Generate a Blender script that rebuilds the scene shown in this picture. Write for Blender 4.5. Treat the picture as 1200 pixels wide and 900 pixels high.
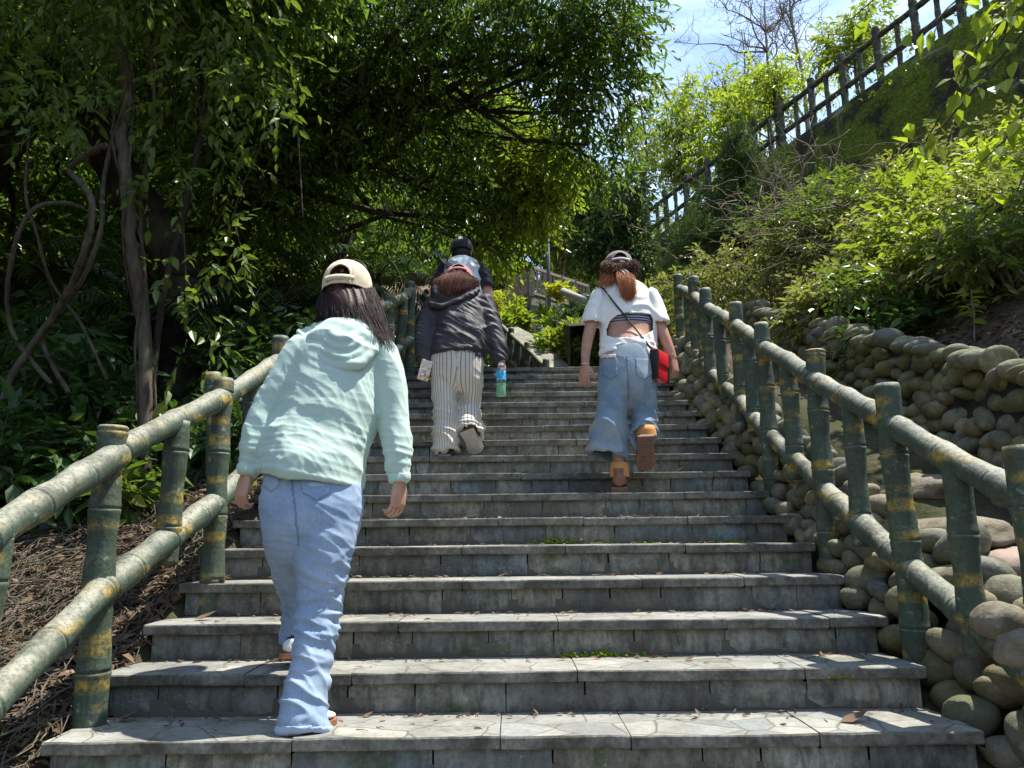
import bpy, math, random
import numpy as np
from mathutils import Vector, Matrix, noise as mnoise

for o in list(bpy.data.objects): bpy.data.objects.remove(o)
SC = bpy.context.scene
COL = SC.collection
random.seed(7); RNG = np.random.default_rng(7)
rad = math.radians

# ------------------------------------------------------------------ camera
CAM_F = 900.0; PITCH = rad(11.37); CAMH = 0.59; ROLL = rad(0.6)
cd = bpy.data.cameras.new('camera'); cam = bpy.data.objects.new('camera', cd); COL.objects.link(cam)
cd.sensor_width = 36; cd.lens = 36 * CAM_F / 1200; cd.clip_start = 0.05; cd.clip_end = 2000
cam.location = (0, 0, CAMH)
cam.rotation_euler = (Matrix.Rotation(0, 4, 'Z') @ Matrix.Rotation(rad(90) + PITCH, 4, 'X') @ Matrix.Rotation(-ROLL, 4, 'Z')).to_euler()
SC.camera = cam
SC.render.resolution_x = 1024; SC.render.resolution_y = 768

# ------------------------------------------------------------------ sun and sky
SUN_DIR = Vector((0.36, 0.10, 0.93)).normalized()     # towards the sun: high, from the right
sl = bpy.data.lights.new('sun', 'SUN'); sl.energy = 5.0; sl.angle = rad(0.5); sl.color = (1.0, 0.95, 0.86)
so = bpy.data.objects.new('sun', sl); COL.objects.link(so)
so.rotation_euler = SUN_DIR.to_track_quat('Z', 'Y').to_euler(); so.location = (6, 2, 20)
W = bpy.data.worlds.new('World'); SC.world = W; W.use_nodes = True
wn = W.node_tree.nodes; wl = W.node_tree.links; wn.clear()
wo = wn.new('ShaderNodeOutputWorld'); wb = wn.new('ShaderNodeBackground'); sk = wn.new('ShaderNodeTexSky')
sk.sky_type = 'NISHITA'; sk.sun_disc = False
sk.sun_elevation = math.asin(SUN_DIR.z); sk.sun_rotation = math.atan2(SUN_DIR.x, SUN_DIR.y)
sk.air_density = 1.0; sk.dust_density = 0.2; sk.ozone_density = 1.0
wb.inputs['Strength'].default_value = 0.15
# thin cirrus: mixes a whiter sky in by direction
tc = wn.new('ShaderNodeTexCoord'); mp = wn.new('ShaderNodeMapping'); mp.inputs['Scale'].default_value = (2.2, 1.2, 5.0)
mp.inputs['Rotation'].default_value = (0.3, 0.5, 0.2)
nz = wn.new('ShaderNodeTexNoise'); nz.inputs['Scale'].default_value = 2.2; nz.inputs['Detail'].default_value = 7; nz.inputs['Roughness'].default_value = .6
nz.inputs['Distortion'].default_value = 0.6
cr = wn.new('ShaderNodeValToRGB'); cr.color_ramp.elements[0].position = .42; cr.color_ramp.elements[1].position = .80
cr.color_ramp.elements[0].color = (.05, .05, .05, 1); cr.color_ramp.elements[1].color = (.55, .55, .55, 1)
mx = wn.new('ShaderNodeMixRGB'); mx.inputs['Color2'].default_value = (6.5, 7.6, 9.2, 1)
wl.new(tc.outputs['Generated'], mp.inputs['Vector']); wl.new(mp.outputs[0], nz.inputs['Vector']); wl.new(nz.outputs['Fac'], cr.inputs[0])
wl.new(cr.outputs[0], mx.inputs['Fac']); wl.new(sk.outputs[0], mx.inputs['Color1']); wl.new(mx.outputs[0], wb.inputs['Color']); wl.new(wb.outputs[0], wo.inputs['Surface'])

SC.view_settings.view_transform = 'Standard'; SC.view_settings.look = 'None'
SC.view_settings.exposure = 0.98; SC.view_settings.gamma = 1.0
SC.render.engine = 'CYCLES'
SC.cycles.max_bounces = 6; SC.cycles.transparent_max_bounces = 8; SC.cycles.diffuse_bounces = 3; SC.cycles.glossy_bounces = 2; SC.cycles.transmission_bounces = 4

# ------------------------------------------------------------------ helpers
def _ray(x, y):
    u = (x - 600) / CAM_F; v = (450 - y) / CAM_F
    c, s = math.cos(ROLL), math.sin(ROLL)
    u, v = u * c + v * s, -u * s + v * c
    return np.array([u, math.cos(PITCH) - v * math.sin(PITCH), math.sin(PITCH) + v * math.cos(PITCH)])
def at(x, y, Y):
    d = _ray(x, y); return d * (Y / d[1]) + np.array([0, 0, CAMH])
def atX(x, y, X):
    d = _ray(x, y); return d * (X / d[0]) + np.array([0, 0, CAMH])

def tag(o, label=None, cat=None, group=None, kind=None):
    if label: o['label'] = label
    if cat: o['category'] = cat
    if group: o['group'] = group
    if kind: o['kind'] = kind
    return o
def empty(name, loc, label=None, cat=None, group=None, kind=None, rz=0):
    o = bpy.data.objects.new(name, None); COL.objects.link(o); o.location = tuple(map(float, loc)); o.rotation_euler = (0, 0, rz)
    o.empty_display_size = .1
    return tag(o, label, cat, group, kind)

class MB:
    """collects vertices and faces in WORLD space"""
    def __init__(s): s.V = []; s.F = []; s.n = 0
    def add(s, V, *Fs):
        V = np.asarray(V, float).reshape(-1, 3)
        for F in Fs:
            F = np.asarray(F, int)
            if F.size: s.F.append(F + s.n)
        s.V.append(V); s.n += len(V); return s
    def box(s, c, size, rot=None, bev=0):
        c = np.asarray(c, float); h = np.asarray(size, float) / 2
        v = np.array([[i, j, k] for i in (-1, 1) for j in (-1, 1) for k in (-1, 1)], float) * h
        if rot is not None: v = v @ np.array(rot).T
        f = [[0, 1, 3, 2], [4, 6, 7, 5], [0, 4, 5, 1], [2, 3, 7, 6], [0, 2, 6, 4], [1, 5, 7, 3]]
        return s.add(v + c, f)
    def bar(s, a, b, w, h, up=(0, 0, 1)):
        a = np.asarray(a, float); b = np.asarray(b, float); d = b - a; L = np.linalg.norm(d); d = d / L
        u = np.asarray(up, float); x = np.cross(d, u); x /= np.linalg.norm(x); z = np.cross(x, d)
        return s.box((a + b) / 2, (w, L, h), rot=np.array([x, d, z]).T)
    def tube(s, pts, r, n=8, cap=True, r2=None, side=None, skew=None):
        P = np.asarray(pts, float); m = len(P); r = np.ones(m) * r if np.isscalar(r) else np.asarray(r, float)
        r2 = r if r2 is None else (np.ones(m) * r2 if np.isscalar(r2) else np.asarray(r2, float))
        T = np.gradient(P, axis=0); T /= np.linalg.norm(T, axis=1)[:, None] + 1e-12
        if side is not None:          # keep one frame where a sleeve or hem turns back inside itself
            for i in range(1, m):
                q = T[i] @ T[i - 1]
                if q < -.3: T[i] = -T[i]
                elif q < .5: T[i] = T[i - 1]
        A = np.zeros((m, 3))
        a = np.asarray(side, float) if side is not None else (np.array([1, 0, 0.]) if abs(T[0][0]) < .8 else np.array([0, 1, 0.]))
        for i in range(m):
            if side is not None: a = np.asarray(side, float)
            a = a - T[i] * np.dot(a, T[i]); a = a / (np.linalg.norm(a) + 1e-12); A[i] = a
        B = np.cross(T, A)
        if skew is not None: A = A + np.array([0, 0, 1.]) * np.asarray(skew)[:, None]
        th = np.linspace(0, 2 * np.pi, n, endpoint=False)
        V = P[:, None] + A[:, None] * (np.cos(th)[None, :, None] * r[:, None, None]) + B[:, None] * (np.sin(th)[None, :, None] * r2[:, None, None])
        V = V.reshape(-1, 3)
        i = np.arange(m - 1)[:, None] * n; j = np.arange(n)[None]; jn = (j + 1) % n
        F = np.stack([i + j, i + jn, i + n + jn, i + n + j], -1).reshape(-1, 4)
        if cap:
            V = np.vstack([V, P[0], P[-1]]); c0 = m * n; c1 = c0 + 1; jj = np.arange(n); jn = (jj + 1) % n
            t0 = np.stack([np.full(n, c0), jn, jj], -1); t1 = np.stack([np.full(n, c1), (m - 1) * n + jj, (m - 1) * n + jn], -1)
            return s.add(V, F, t0, t1)
        return s.add(V, F)
    def grid(s, Vg, flip=False):
        a, b = Vg.shape[:2]; i = np.arange(a - 1)[:, None] * b; j = np.arange(b - 1)[None]
        F = np.stack([i + j, i + b + j, i + b + j + 1, i + j + 1], -1).reshape(-1, 4)
        if flip: F = F[:, ::-1]
        return s.add(Vg.reshape(-1, 3), F)
    def mesh(s, name, smooth=True, origin=None):
        V = np.vstack(s.V) if s.V else np.zeros((0, 3))
        if origin is not None: V = V - np.asarray(origin, float)
        me = bpy.data.meshes.new(name)
        me.vertices.add(len(V)); me.vertices.foreach_set('co', V.astype(np.float32).ravel())
        lens = np.concatenate([np.full(len(f), f.shape[1]) for f in s.F]) if s.F else np.zeros(0, int)
        idx = np.concatenate([f.ravel() for f in s.F]) if s.F else np.zeros(0, int)
        me.loops.add(len(idx)); me.loops.foreach_set('vertex_index', idx.astype(np.int32))
        me.polygons.add(len(lens)); st = np.concatenate([[0], np.cumsum(lens)[:-1]])
        me.polygons.foreach_set('loop_start', st.astype(np.int32)); me.polygons.foreach_set('loop_total', lens.astype(np.int32))
        me.update(calc_edges=True); me.validate()
        me.polygons.foreach_set('use_smooth', np.full(len(me.polygons), smooth)); me.update()
        return me
    def build(s, name, mat, parent=None, smooth=True, origin=None, bevel=0, **kw):
        """parent: Empty at some location, unrotated; vertices stay where they are in the world"""
        if parent is not None and origin is None:
            p = np.zeros(3); q = parent
            while q is not None: p += np.array(q.location); q = q.parent
            origin = p; loc = (0, 0, 0)
        elif origin is None:
            V = np.vstack(s.V); origin = np.array([*(V[:, :2].mean(0)), V[:, 2].min()]); loc = origin
        else: loc = origin
        me = s.mesh(name, smooth, origin)
        o = bpy.data.objects.new(name, me); COL.objects.link(o); o.location = tuple(map(float, loc))
        if parent is not None: o.parent = parent; o.location = (0, 0, 0)
        if mat is not None: me.materials.append(mat)
        if bevel:
            b = o.modifiers.new('bevel', 'BEVEL'); b.width = bevel; b.segments = 2; b.limit_method = 'ANGLE'; b.angle_limit = rad(40)
        return tag(o, **kw)

def ico(sub=2):
    import bmesh
    bm = bmesh.new(); bmesh.ops.create_icosphere(bm, subdivisions=sub, radius=1)
    V = np.array([v.co[:] for v in bm.verts]); F = np.array([[v.index for v in f.verts] for f in bm.faces]); bm.free(); return V, F
ICO2 = ico(2); ICO3 = ico(3); ICO4 = ico(4)
def fbm(V, sc, oct=3, seed=0.):
    out = np.empty(len(V)); o = Vector((seed, seed * .7, -seed))
    for i, v in enumerate(V): out[i] = mnoise.fractal(Vector(v) * sc + o, 1.0, 2.0, oct)
    return out
def vnoise(X, Y, sc=1., seed=0):
    """cheap vectorised smooth noise from sines"""
    r = np.random.default_rng(abs(int(seed))); out = np.zeros_like(np.asarray(X, float))
    for k in range(6):
        a = r.uniform(0, 2 * np.pi); f = sc * r.uniform(.6, 2.2); p = r.uniform(0, 6.28)
        out += np.sin((X * np.cos(a) + Y * np.sin(a)) * f + p) * r.uniform(.5, 1)
    return out / 4

# ------------------------------------------------------------------ materials
def mat(name, color=(.5, .5, .5), rough=.8, metal=0, spec=.3, **kw):
    m = bpy.data.materials.new(name); m.use_nodes = True; nt = m.node_tree; b = nt.nodes['Principled BSDF']
    b.inputs['Base Color'].default_value = (*color, 1); b.inputs['Roughness'].default_value = rough; b.inputs['Metallic'].default_value = metal
    b.inputs['Specular IOR Level'].default_value = spec
    return m
class NT:
    """node tree shorthand"""
    def __init__(s, m): s.m = m; s.t = m.node_tree; s.b = s.t.nodes['Principled BSDF']
    def n(s, typ, **kw):
        x = s.t.nodes.new('ShaderNode' + typ)
        for k, v in kw.items():
            if k in x.bl_rna.properties.keys() and not k.startswith('i_'): setattr(x, k, v)
            else:
                k = k[2:] if k.startswith('i_') else k
                x.inputs[k.replace('_', ' ')].default_value = v
        return x
    def l(s, a, b): s.t.links.new(a, b)
    def coord(s, which='Object', scale=(1, 1, 1), rot=(0, 0, 0), loc=(0, 0, 0)):
        if which == 'World': c = s.n('NewGeometry').outputs['Position']
        else: c = s.n('TexCoord').outputs[which]
        mp = s.n('Mapping'); mp.inputs['Scale'].default_value = scale; mp.inputs['Rotation'].default_value = rot; mp.inputs['Location'].default_value = loc
        s.l(c, mp.inputs[0]); return mp.outputs[0]
    def noise(s, vec, scale, detail=5, rough=.55, dist=0.):
        x = s.n('TexNoise'); x.inputs['Scale'].default_value = scale; x.inputs['Detail'].default_value = detail
        x.inputs['Roughness'].default_value = rough; x.inputs['Distortion'].default_value = dist
        s.l(vec, x.inputs['Vector']); return x.outputs['Fac']
    def ramp(s, fac, *stops):
        x = s.n('ValToRGB'); r = x.color_ramp
        while len(r.elements) < len(stops): r.elements.new(.5)
        for e, (p, c) in zip(r.elements, stops):
            e.position = p; e.color = (*c, 1) if not np.isscalar(c) else (c, c, c, 1)
        s.l(fac, x.inputs[0]); return x.outputs[0]
    def mix(s, fac, a, b, mode='MIX'):
        x = s.n('MixRGB'); x.blend_type = mode
        for v, i in ((fac, 0), (a, 1), (b, 2)):
            if isinstance(v, bpy.types.NodeSocket): s.l(v, x.inputs[i])
            elif np.isscalar(v): x.inputs[i].default_value = v if i == 0 else (v, v, v, 1)
            else: x.inputs[i].default_value = (*v, 1)
        return x.outputs[0]
    def math(s, op, a, b=None, clamp=False):
        x = s.n('Math'); x.operation = op; x.use_clamp = clamp
        for v, i in ((a, 0), (b, 1)):
            if v is None: continue
            if isinstance(v, bpy.types.NodeSocket): s.l(v, x.inputs[i])
            else: x.inputs[i].default_value = v
        return x.outputs[0]
    def island(s): return s.n('NewGeometry').outputs['Random Per Island']
    def bump(s, h, strength=.4, dist=.01, prev=None):
        x = s.n('Bump'); x.inputs['Strength'].default_value = strength; x.inputs['Distance'].default_value = dist
        s.l(h, x.inputs['Height'])
        if prev is not None: s.l(prev, x.inputs['Normal'])
        return x.outputs[0]
    def col(s, c): s.l(c, s.b.inputs['Base Color']); return s
    def nor(s, c): s.l(c, s.b.inputs['Normal']); return s
    def rgh(s, c): s.l(c, s.b.inputs['Roughness']); return s

def leaf_mat(name, dark, light, old=None, rough=.42, trans=.35, tcol=None, spec=.35):
    m = mat(name, light, rough, spec=spec); t = NT(m)
    isl = t.island()
    c = t.mix(isl, dark, light)
    big = t.noise(t.coord('World'), .9, 2)
    c = t.mix(t.math('MULTIPLY', big, .55), c, tuple(np.array(light) * 1.15), 'MIX')
    if old is not None:
        w = t.n('TexWhiteNoise', noise_dimensions='1D'); t.l(isl, w.inputs['W'])
        c = t.mix(t.ramp(w.outputs['Value'], (.9, 0.), (.93, 1.)), c, old)
    t.col(c)
    tr = t.n('BsdfTranslucent'); ms = t.n('MixShader'); ms.inputs[0].default_value = trans
    tc_ = t.mix(.5, c, tcol or tuple(np.array(light) * np.array([1.9, 1.9, .7])))
    t.l(tc_, tr.inputs['Color'])
    out = t.t.nodes['Material Output']; t.l(t.b.outputs[0], ms.inputs[1]); t.l(tr.outputs[0], ms.inputs[2]); t.l(ms.outputs[0], out.inputs['Surface'])
    return m
def bark_mat(name, a, b, sc=12, stretch=.25, bump=.6):
    m = mat(name, a, .9, spec=.15); t = NT(m)
    v = t.coord('World', (1, 1, stretch)); n1 = t.noise(v, sc, 6, .65, .6); n2 = t.noise(t.coord('World'), 2.5, 3)
    c = t.mix(t.ramp(n1, (.35, 0.), (.65, 1.)), a, b); c = t.mix(t.ramp(n2, (.5, 0.), (.7, .6)), c, (.10, .12, .06))
    t.col(c); t.nor(t.bump(n1, bump, .02)); return m

M = {}
M['leaf_dark'] = leaf_mat('canopy leaves', (.030, .068, .012), (.105, .180, .028), (.19, .22, .03), .33, .5)
M['leaf_mid'] = leaf_mat('mid green leaves', (.04, .075, .012), (.12, .18, .028), (.16, .19, .03), .4, .38)
M['leaf_bright'] = leaf_mat('sunny leaves', (.08, .13, .015), (.22, .29, .035), (.28, .29, .05), .4, .45)
M['leaf_lime'] = leaf_mat('lime leaves', (.13, .20, .015), (.28, .36, .035), (.32, .33, .05), .38, .5)
M['leaf_olive'] = leaf_mat('olive shrub leaves', (.08, .105, .03), (.22, .25, .08), (.30, .28, .06), .4, .35)
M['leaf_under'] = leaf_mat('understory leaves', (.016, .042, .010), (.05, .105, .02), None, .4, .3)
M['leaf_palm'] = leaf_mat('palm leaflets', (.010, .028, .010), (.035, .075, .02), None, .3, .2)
M['leaf_croton'] = leaf_mat('croton leaves', (.16, .26, .02), (.42, .45, .04), (.5, .18, .03), .35, .4)
M['leaf_conifer'] = leaf_mat('conifer sprays', (.025, .055, .014), (.07, .12, .028), (.12, .10, .04), .6, .2)
M['leaf_brown'] = leaf_mat('dry leaves', (.05, .03, .018), (.17, .11, .065), (.26, .19, .12), .8, .15, (.2, .1, .05))
M['bark'] = bark_mat('grey brown bark', (.05, .038, .026), (.13, .105, .075))
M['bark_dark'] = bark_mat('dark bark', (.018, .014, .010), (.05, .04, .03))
M['bark_pale'] = bark_mat('pale bark', (.14, .12, .09), (.30, .27, .22), 9)
M['twig'] = bark_mat('dry twigs', (.11, .085, .06), (.28, .23, .17), 25)
M['litter'] = bark_mat('weathered litter twigs', (.045, .034, .025), (.17, .14, .105), 25)
M['vine'] = bark_mat('liana bark', (.035, .027, .018), (.105, .085, .06), 18)
M['twig_dark'] = bark_mat('shaded twigs', (.04, .03, .02), (.12, .095, .07), 25)

# ------------------------------------------------------------------ leaves
def leaf_geo(P, D, Nn, L, Wd, droop=.15, detail=1):
    """P base, D direction, Nn normal hint; one leaf each"""
    n = len(P); D = D / (np.linalg.norm(D, axis=1)[:, None] + 1e-9)
    S = np.cross(D, Nn); S /= np.linalg.norm(S, axis=1)[:, None] + 1e-9; U = np.cross(S, D)
    L = L[:, None]; Wd = Wd[:, None]; dr = droop * L
    if detail == 0:
        V = np.stack([P, P + D * L * .45 + S * Wd * .5 + U * Wd * .14, P + D * L - U * dr, P + D * L * .45 - S * Wd * .5 + U * Wd * .14], 1)
        b = np.arange(n)[:, None] * 4
        F = np.concatenate([b + np.array([[0, 1, 2]]), b + np.array([[0, 2, 3]])])
        return V.reshape(-1, 3), [F]
    m1 = P + D * L * .33 - U * Wd * .10; m2 = P + D * L * .68 - U * (Wd * .08 + dr * .4); tp = P + D * L - U * dr
    l1 = P + D * L * .30 + S * Wd * .48 + U * Wd * .08; l2 = P + D * L * .64 + S * Wd * .36 + U * (Wd * .06 - dr * .4)
    r1 = P + D * L * .30 - S * Wd * .48 + U * Wd * .08; r2 = P + D * L * .64 - S * Wd * .36 + U * (Wd * .06 - dr * .4)
    V = np.stack([P, m1, m2, tp, l1, l2, r1, r2], 1); b = np.arange(n)[:, None] * 8
    T = np.concatenate([b + np.array([[0, 4, 1]]), b + np.array([[2, 5, 3]]), b + np.array([[0, 1, 6]]), b + np.array([[2, 3, 7]])])
    Q = np.concatenate([b + np.array([[1, 4, 5, 2]]), b + np.array([[1, 2, 7, 6]])])
    return V.reshape(-1, 3), [T, Q]

def unit(a): return a / (np.linalg.norm(a, axis=-1, keepdims=True) + 1e-9)
def foliage(blobs, twigs, nl, L, Wd, rng, tl=.35, droop=.35, detail=0, mb=None, tw=None, outward=.8, twr=.003, spread=1., up=.6):
    """twigs with leaves inside/on ellipsoid blobs (x,y,z,r)"""
    mb = mb or MB(); blobs = np.asarray(blobs, float)
    w = blobs[:, 3] ** 2; cnt = np.maximum(1, (twigs * w / w.sum()).astype(int))
    idx = np.repeat(np.arange(len(blobs)), cnt); n = len(idx)
    d = unit(rng.normal(size=(n, 3))); rr = rng.uniform(.35, 1.0, n) ** .6
    c = blobs[idx, :3]; r = blobs[idx, 3]
    P0 = c + d * (rr * r)[:, None] * np.array([1, 1, .75])
    TD = unit(d * outward + rng.normal(size=(n, 3)) * .55 + np.array([0, 0, -droop]))
    TL = tl * rng.uniform(.6, 1.3, n)
    t = (np.arange(nl) + .6) / nl
    cur = -droop * .5
    Pp = P0[:, None] + TD[:, None] * (TL[:, None] * t[None])[:, :, None] + np.array([0, 0, 1.]) * (cur * TL[:, None] * t[None] ** 2)[:, :, None]
    sidev = unit(np.cross(TD, np.array([0, 0, 1.]) + rng.normal(size=(n, 3)) * .3))
    sg = np.where(np.arange(nl) % 2 == 0, 1, -1)[None, :, None]
    LD = TD[:, None] * .75 + sidev[:, None] * sg * .8 * spread + rng.normal(size=(n, nl, 3)) * .28 + np.array([0, 0, -droop * .8])
    NN = np.array([0, 0, up]) + rng.normal(size=(n, nl, 3)) * .42
    ls = L * rng.uniform(.45, 1.45, n * nl); ws = ls / L * Wd * rng.uniform(.8, 1.15, n * nl)
    V, Fs = leaf_geo(Pp.reshape(-1, 3), LD.reshape(-1, 3), NN.reshape(-1, 3), ls, ws, .18, detail)
    mb.add(V, *Fs)
    if tw is not None:
        a = P0 - TD * .05; b = P0 + TD * TL[:, None] + np.array([0, 0, 1.]) * (cur * TL)[:, None]
        mid = (a + b) / 2 - np.array([0, 0, 1.]) * (cur * TL * .25)[:, None]
        s1 = sidev * twr; s2 = np.cross(sidev, TD) * twr
        ring = lambda p, k: np.stack([p + s1 * k, p - s1 * .5 * k + s2 * .87 * k, p - s1 * .5 * k - s2 * .87 * k], 1)
        V = np.concatenate([ring(a, 1.), ring(mid, .8), ring(b, .4)], 1).reshape(-1, 3); bb = np.arange(n)[:, None] * 9
        F = [bb + np.array([[i + j, i + (j + 1) % 3, i + 3 + (j + 1) % 3, i + 3 + j]]) for i in (0, 3) for j in range(3)]
        tw.add(V, np.concatenate(F))
    return mb

def limb(mb, a, b, r0, r1, rng, wob=.08, n=8, sides=8, sag=0.):
    a = np.asarray(a, float); b = np.asarray(b, float); t = np.linspace(0, 1, n)[:, None]; L = np.linalg.norm(b - a)
    ph = rng.uniform(0, 6.28, 6); w = np.stack([np.sin(t[:, 0] * 5 + ph[k]) * .6 + np.sin(t[:, 0] * 11 + ph[k + 3]) * .4 for k in range(3)], 1) * wob * L
    w = w * (t * (1 - t) * 4) ** .7
    P = a + (b - a) * t + w + np.array([0, 0, 1.]) * sag * L * (t * (1 - t) * 4)
    mb.tube(P, np.linspace(r0, r1, n) * (1 + .08 * np.sin(t[:, 0] * 17 + ph[0])), sides); return P
def tree(name, base, top, r0, blobs, twigs, nl, L, Wd, lm, bm_, label, group=None, seed=0, cat='tree', limbs=True, detail=0, wob=.05, droop=.35, tl=.4, limb_r=.3, minor=0, cname='crown'):
    rng = np.random.default_rng(seed); blobs = np.asarray(blobs, float)
    root = empty(name, base, label, cat, group)
    tk = MB(); P = limb(tk, base, top, r0, r0 * .55, rng, wob, 12, 12)
    if limbs:
        for b in blobs:
            q = P[rng.integers(5, len(P))]
            L1 = limb(tk, q, b[:3], r0 * limb_r, r0 * .07, rng, .09, 8, 6)
            for k in range(minor):
                e = b[:3] + unit(rng.normal(size=3)) * b[3] * .8; limb(tk, L1[rng.integers(4, 8)], e, r0 * .08, .004, rng, .12, 6, 5)
    tw = MB(); lf = foliage(blobs, twigs, nl, L, Wd, rng, tl, droop, detail, None, tk, twr=.004)
    tk.build('trunk', bm_, root); lf.build(cname, lm, root, smooth=False)
    return root
def clone(root, loc, rz, label=None, sc=1.):
    c = root.copy(); COL.objects.link(c); c.location = loc; c.rotation_euler = (0, 0, rz); c.scale = (sc,) * 3
    if label: c['label'] = label
    for ch in root.children:
        d = ch.copy(); COL.objects.link(d); d.parent = c
        for g in ch.children:
            e = g.copy(); COL.objects.link(e); e.parent = d
    return c
# ------------------------------------------------------------------ layout
RISE = .139; RUN = .30; Y1 = 2.503; SL = RISE / RUN; TOPZ = 16 * RISE; TOPY = Y1 + 16 * RUN
def sz(Y):      # stair line: nosing height, landing above the 17th step, gentle climb behind
    Y = np.asarray(Y, float)
    return np.where(Y < TOPY, np.maximum(SL * (Y - Y1), SL * (-3.5 - Y1)), np.where(Y < 9.4, TOPZ, TOPZ + .26 * np.minimum(Y - 9.4, 40)))
def wall_x(Y): return 2.2 + .03 * (np.asarray(Y, float) - 3)
WTOP = [(905, 376), (950, 386), (1010, 400), (1080, 416), (1140, 430), (1200, 446)]
_wp = np.array([atX(x, y, float(wall_x(Y))) for (x, y), Y in zip(WTOP, (6.7, 5.8, 4.9, 4.2, 3.7, 3.35))]); _wp = _wp[np.argsort(_wp[:, 1])]
def wall_top(Y):
    Y = np.asarray(Y, float); c = np.interp(Y, _wp[:, 1], _wp[:, 2] - SL * (_wp[:, 1] - Y1)); return sz(np.minimum(Y, TOPY)) + c
print('wall c', [(round(float(y),2), round(float(z - SL * (y - Y1)),2)) for y, z in _wp[:, 1:]])
MA = at(754, 290, 20.); MBp = at(987, 127, 14.)       # foot of the upper railing, far and near
def up_line(t): return MA + (MBp - MA) * t
def smooth(x): x = np.clip(x, 0, 1); return x * x * (3 - 2 * x)
def gz(X, Y):
    X = np.asarray(X, float); Y = np.asarray(Y, float); s = sz(Y)
    left = s - .10 - .22 * smooth((-X - 1.45) / 1.3) + np.maximum(0, -X - 7) * .45 + .05 * vnoise(X, Y, 2.2, 3)
    mid = s - .3
    bank = s - .16 + .42 * smooth((X - 1.56) / .28) + .03 * vnoise(X, Y, 5, 5)
    far = wall_top(Y) - .10 + .78 * np.maximum(0, X - wall_x(Y) - .25) + .09 * vnoise(X, Y, 1.6, 8) * smooth((X - 2.6) / .8)
    # plateau of the upper path behind the mossy wall
    d = MBp[:2] - MA[:2]; nrm = np.array([-d[1], d[0]]) / np.linalg.norm(d)
    if nrm[0] < 0: nrm = -nrm
    dist = (X - MA[0]) * nrm[0] + (Y - MA[1]) * nrm[1]
    t = ((X - MA[0]) * d[0] + (Y - MA[1]) * d[1]) / (d @ d); upz = MA[2] + (MBp[2] - MA[2]) * np.clip(t, -1, 2.5)
    far = np.minimum(far, upz - .8 + 0 * X)
    far = np.where(dist > .25, upz - .1, far)
    z = np.where(X < -1.42, left, np.where(X < 1.44, mid, np.where(X < wall_x(Y) + .12, bank, far)))
    topm = (Y > TOPY + .05) & (X >= -1.42) & (X < 2.0)
    z = np.where(topm, s - .02, z)
    dl = np.maximum(0, Y - 34) * .0 + 0
    return z + dl

# ------------------------------------------------------------------ ground
mg = mat('forest soil', (.06, .045, .03), .95, spec=.1); t = NT(mg)
v = t.coord('World'); n1 = t.noise(v, 3, 8, .7); n2 = t.noise(v, 26, 5, .7)
c = t.mix(t.ramp(n1, (.35, 0.), (.7, 1.)), (.035, .026, .018), (.13, .10, .07)); c = t.mix(t.ramp(n2, (.45, 0.), (.75, .6)), c, (.19, .15, .11))
c = t.mix(t.ramp(t.noise(v, .8, 3), (.5, 0.), (.65, .7)), c, (.035, .05, .015))
t.col(c); t.nor(t.bump(n2, .8, .03))
def axis(lo, hi, fine, step, far):
    a = list(np.arange(fine[0], fine[1], step)); x = fine[1]; s = step
    while x < hi: a.append(x); s *= 1.25; x += s
    x = fine[0] - step; s = step
    while x > lo: a.insert(0, x); s *= 1.25; x -= s
    return np.array([lo] + a + [hi])
gx = axis(-300, 300, (-6, 5), .12, 0); gy = axis(-200, 300, (-4, 14), .14, 0)
GX, GY = np.meshgrid(gx, gy, indexing='ij')
GZ = gz(GX, GY)
hz = np.sqrt(GX ** 2 + GY ** 2); GZ = GZ + np.clip((hz - 45) * .12, 0, 25)
MB().grid(np.stack([GX, GY, GZ], -1)).build('ground', mg, origin=(0, 0, 0), kind='structure')

# ------------------------------------------------------------------ stairs
ms = mat('weathered slate', (.2, .2, .2), .75, spec=.3); t = NT(ms)
v = t.coord('World'); isl = t.island()
base = t.ramp(isl, (0., (.24, .265, .25)), (.3, (.40, .38, .29)), (.5, (.19, .26, .29)), (.75, (.50, .47, .37)), (1., (.16, .17, .145)))
drip = t.noise(t.coord('World', (9, 9, 2.2)), 3.2, 8, .68); blot = t.noise(v, 5.5, 7, .65); fine = t.noise(v, 60, 4, .7)
c = t.mix(t.ramp(drip, (.42, 0.), (.62, .72)), base, (.04, .038, .03))
c = t.mix(t.ramp(blot, (.50, 0.), (.62, .6)), c, (.36, .35, .30)); c = t.mix(t.ramp(t.noise(v, 3.0, 9, .8, .4), (.46, 0.), (.56, .55)), c, (.06, .056, .042))
c = t.mix(t.ramp(t.noise(v, 2.1, 5, .7), (.40, 0.), (.62, .5)), c, (.07, .068, .055))
c = t.mix(t.ramp(fine, (.35, .35), (.7, 0.)), c, (.04, .04, .035))
mos = t.noise(v, 3.3, 6, .7); c = t.mix(t.ramp(mos, (.56, 0.), (.66, .7)), c, (.045, .07, .014))
spk = t.n('TexVoronoi'); spk.inputs['Scale'].default_value = 55; t.l(v, spk.inputs['Vector'])
c = t.mix(t.math('MULTIPLY', t.ramp(spk.outputs['Distance'], (.12, 1.), (.25, 0.)), t.ramp(t.noise(v, 9, 3), (.52, 0.), (.62, .5))), c, (.36, .36, .31))
t.col(c); t.nor(t.bump(fine, .35, .006, t.bump(blot, .5, .02)))
mt = mat('flagstone treads', (.3, .3, .27), .8, spec=.25); t = NT(mt)
v = t.coord('World', (1, 1.25, 0)); warp = t.n('TexNoise', i_Scale=3.0); t.l(v, warp.inputs['Vector'])
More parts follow.
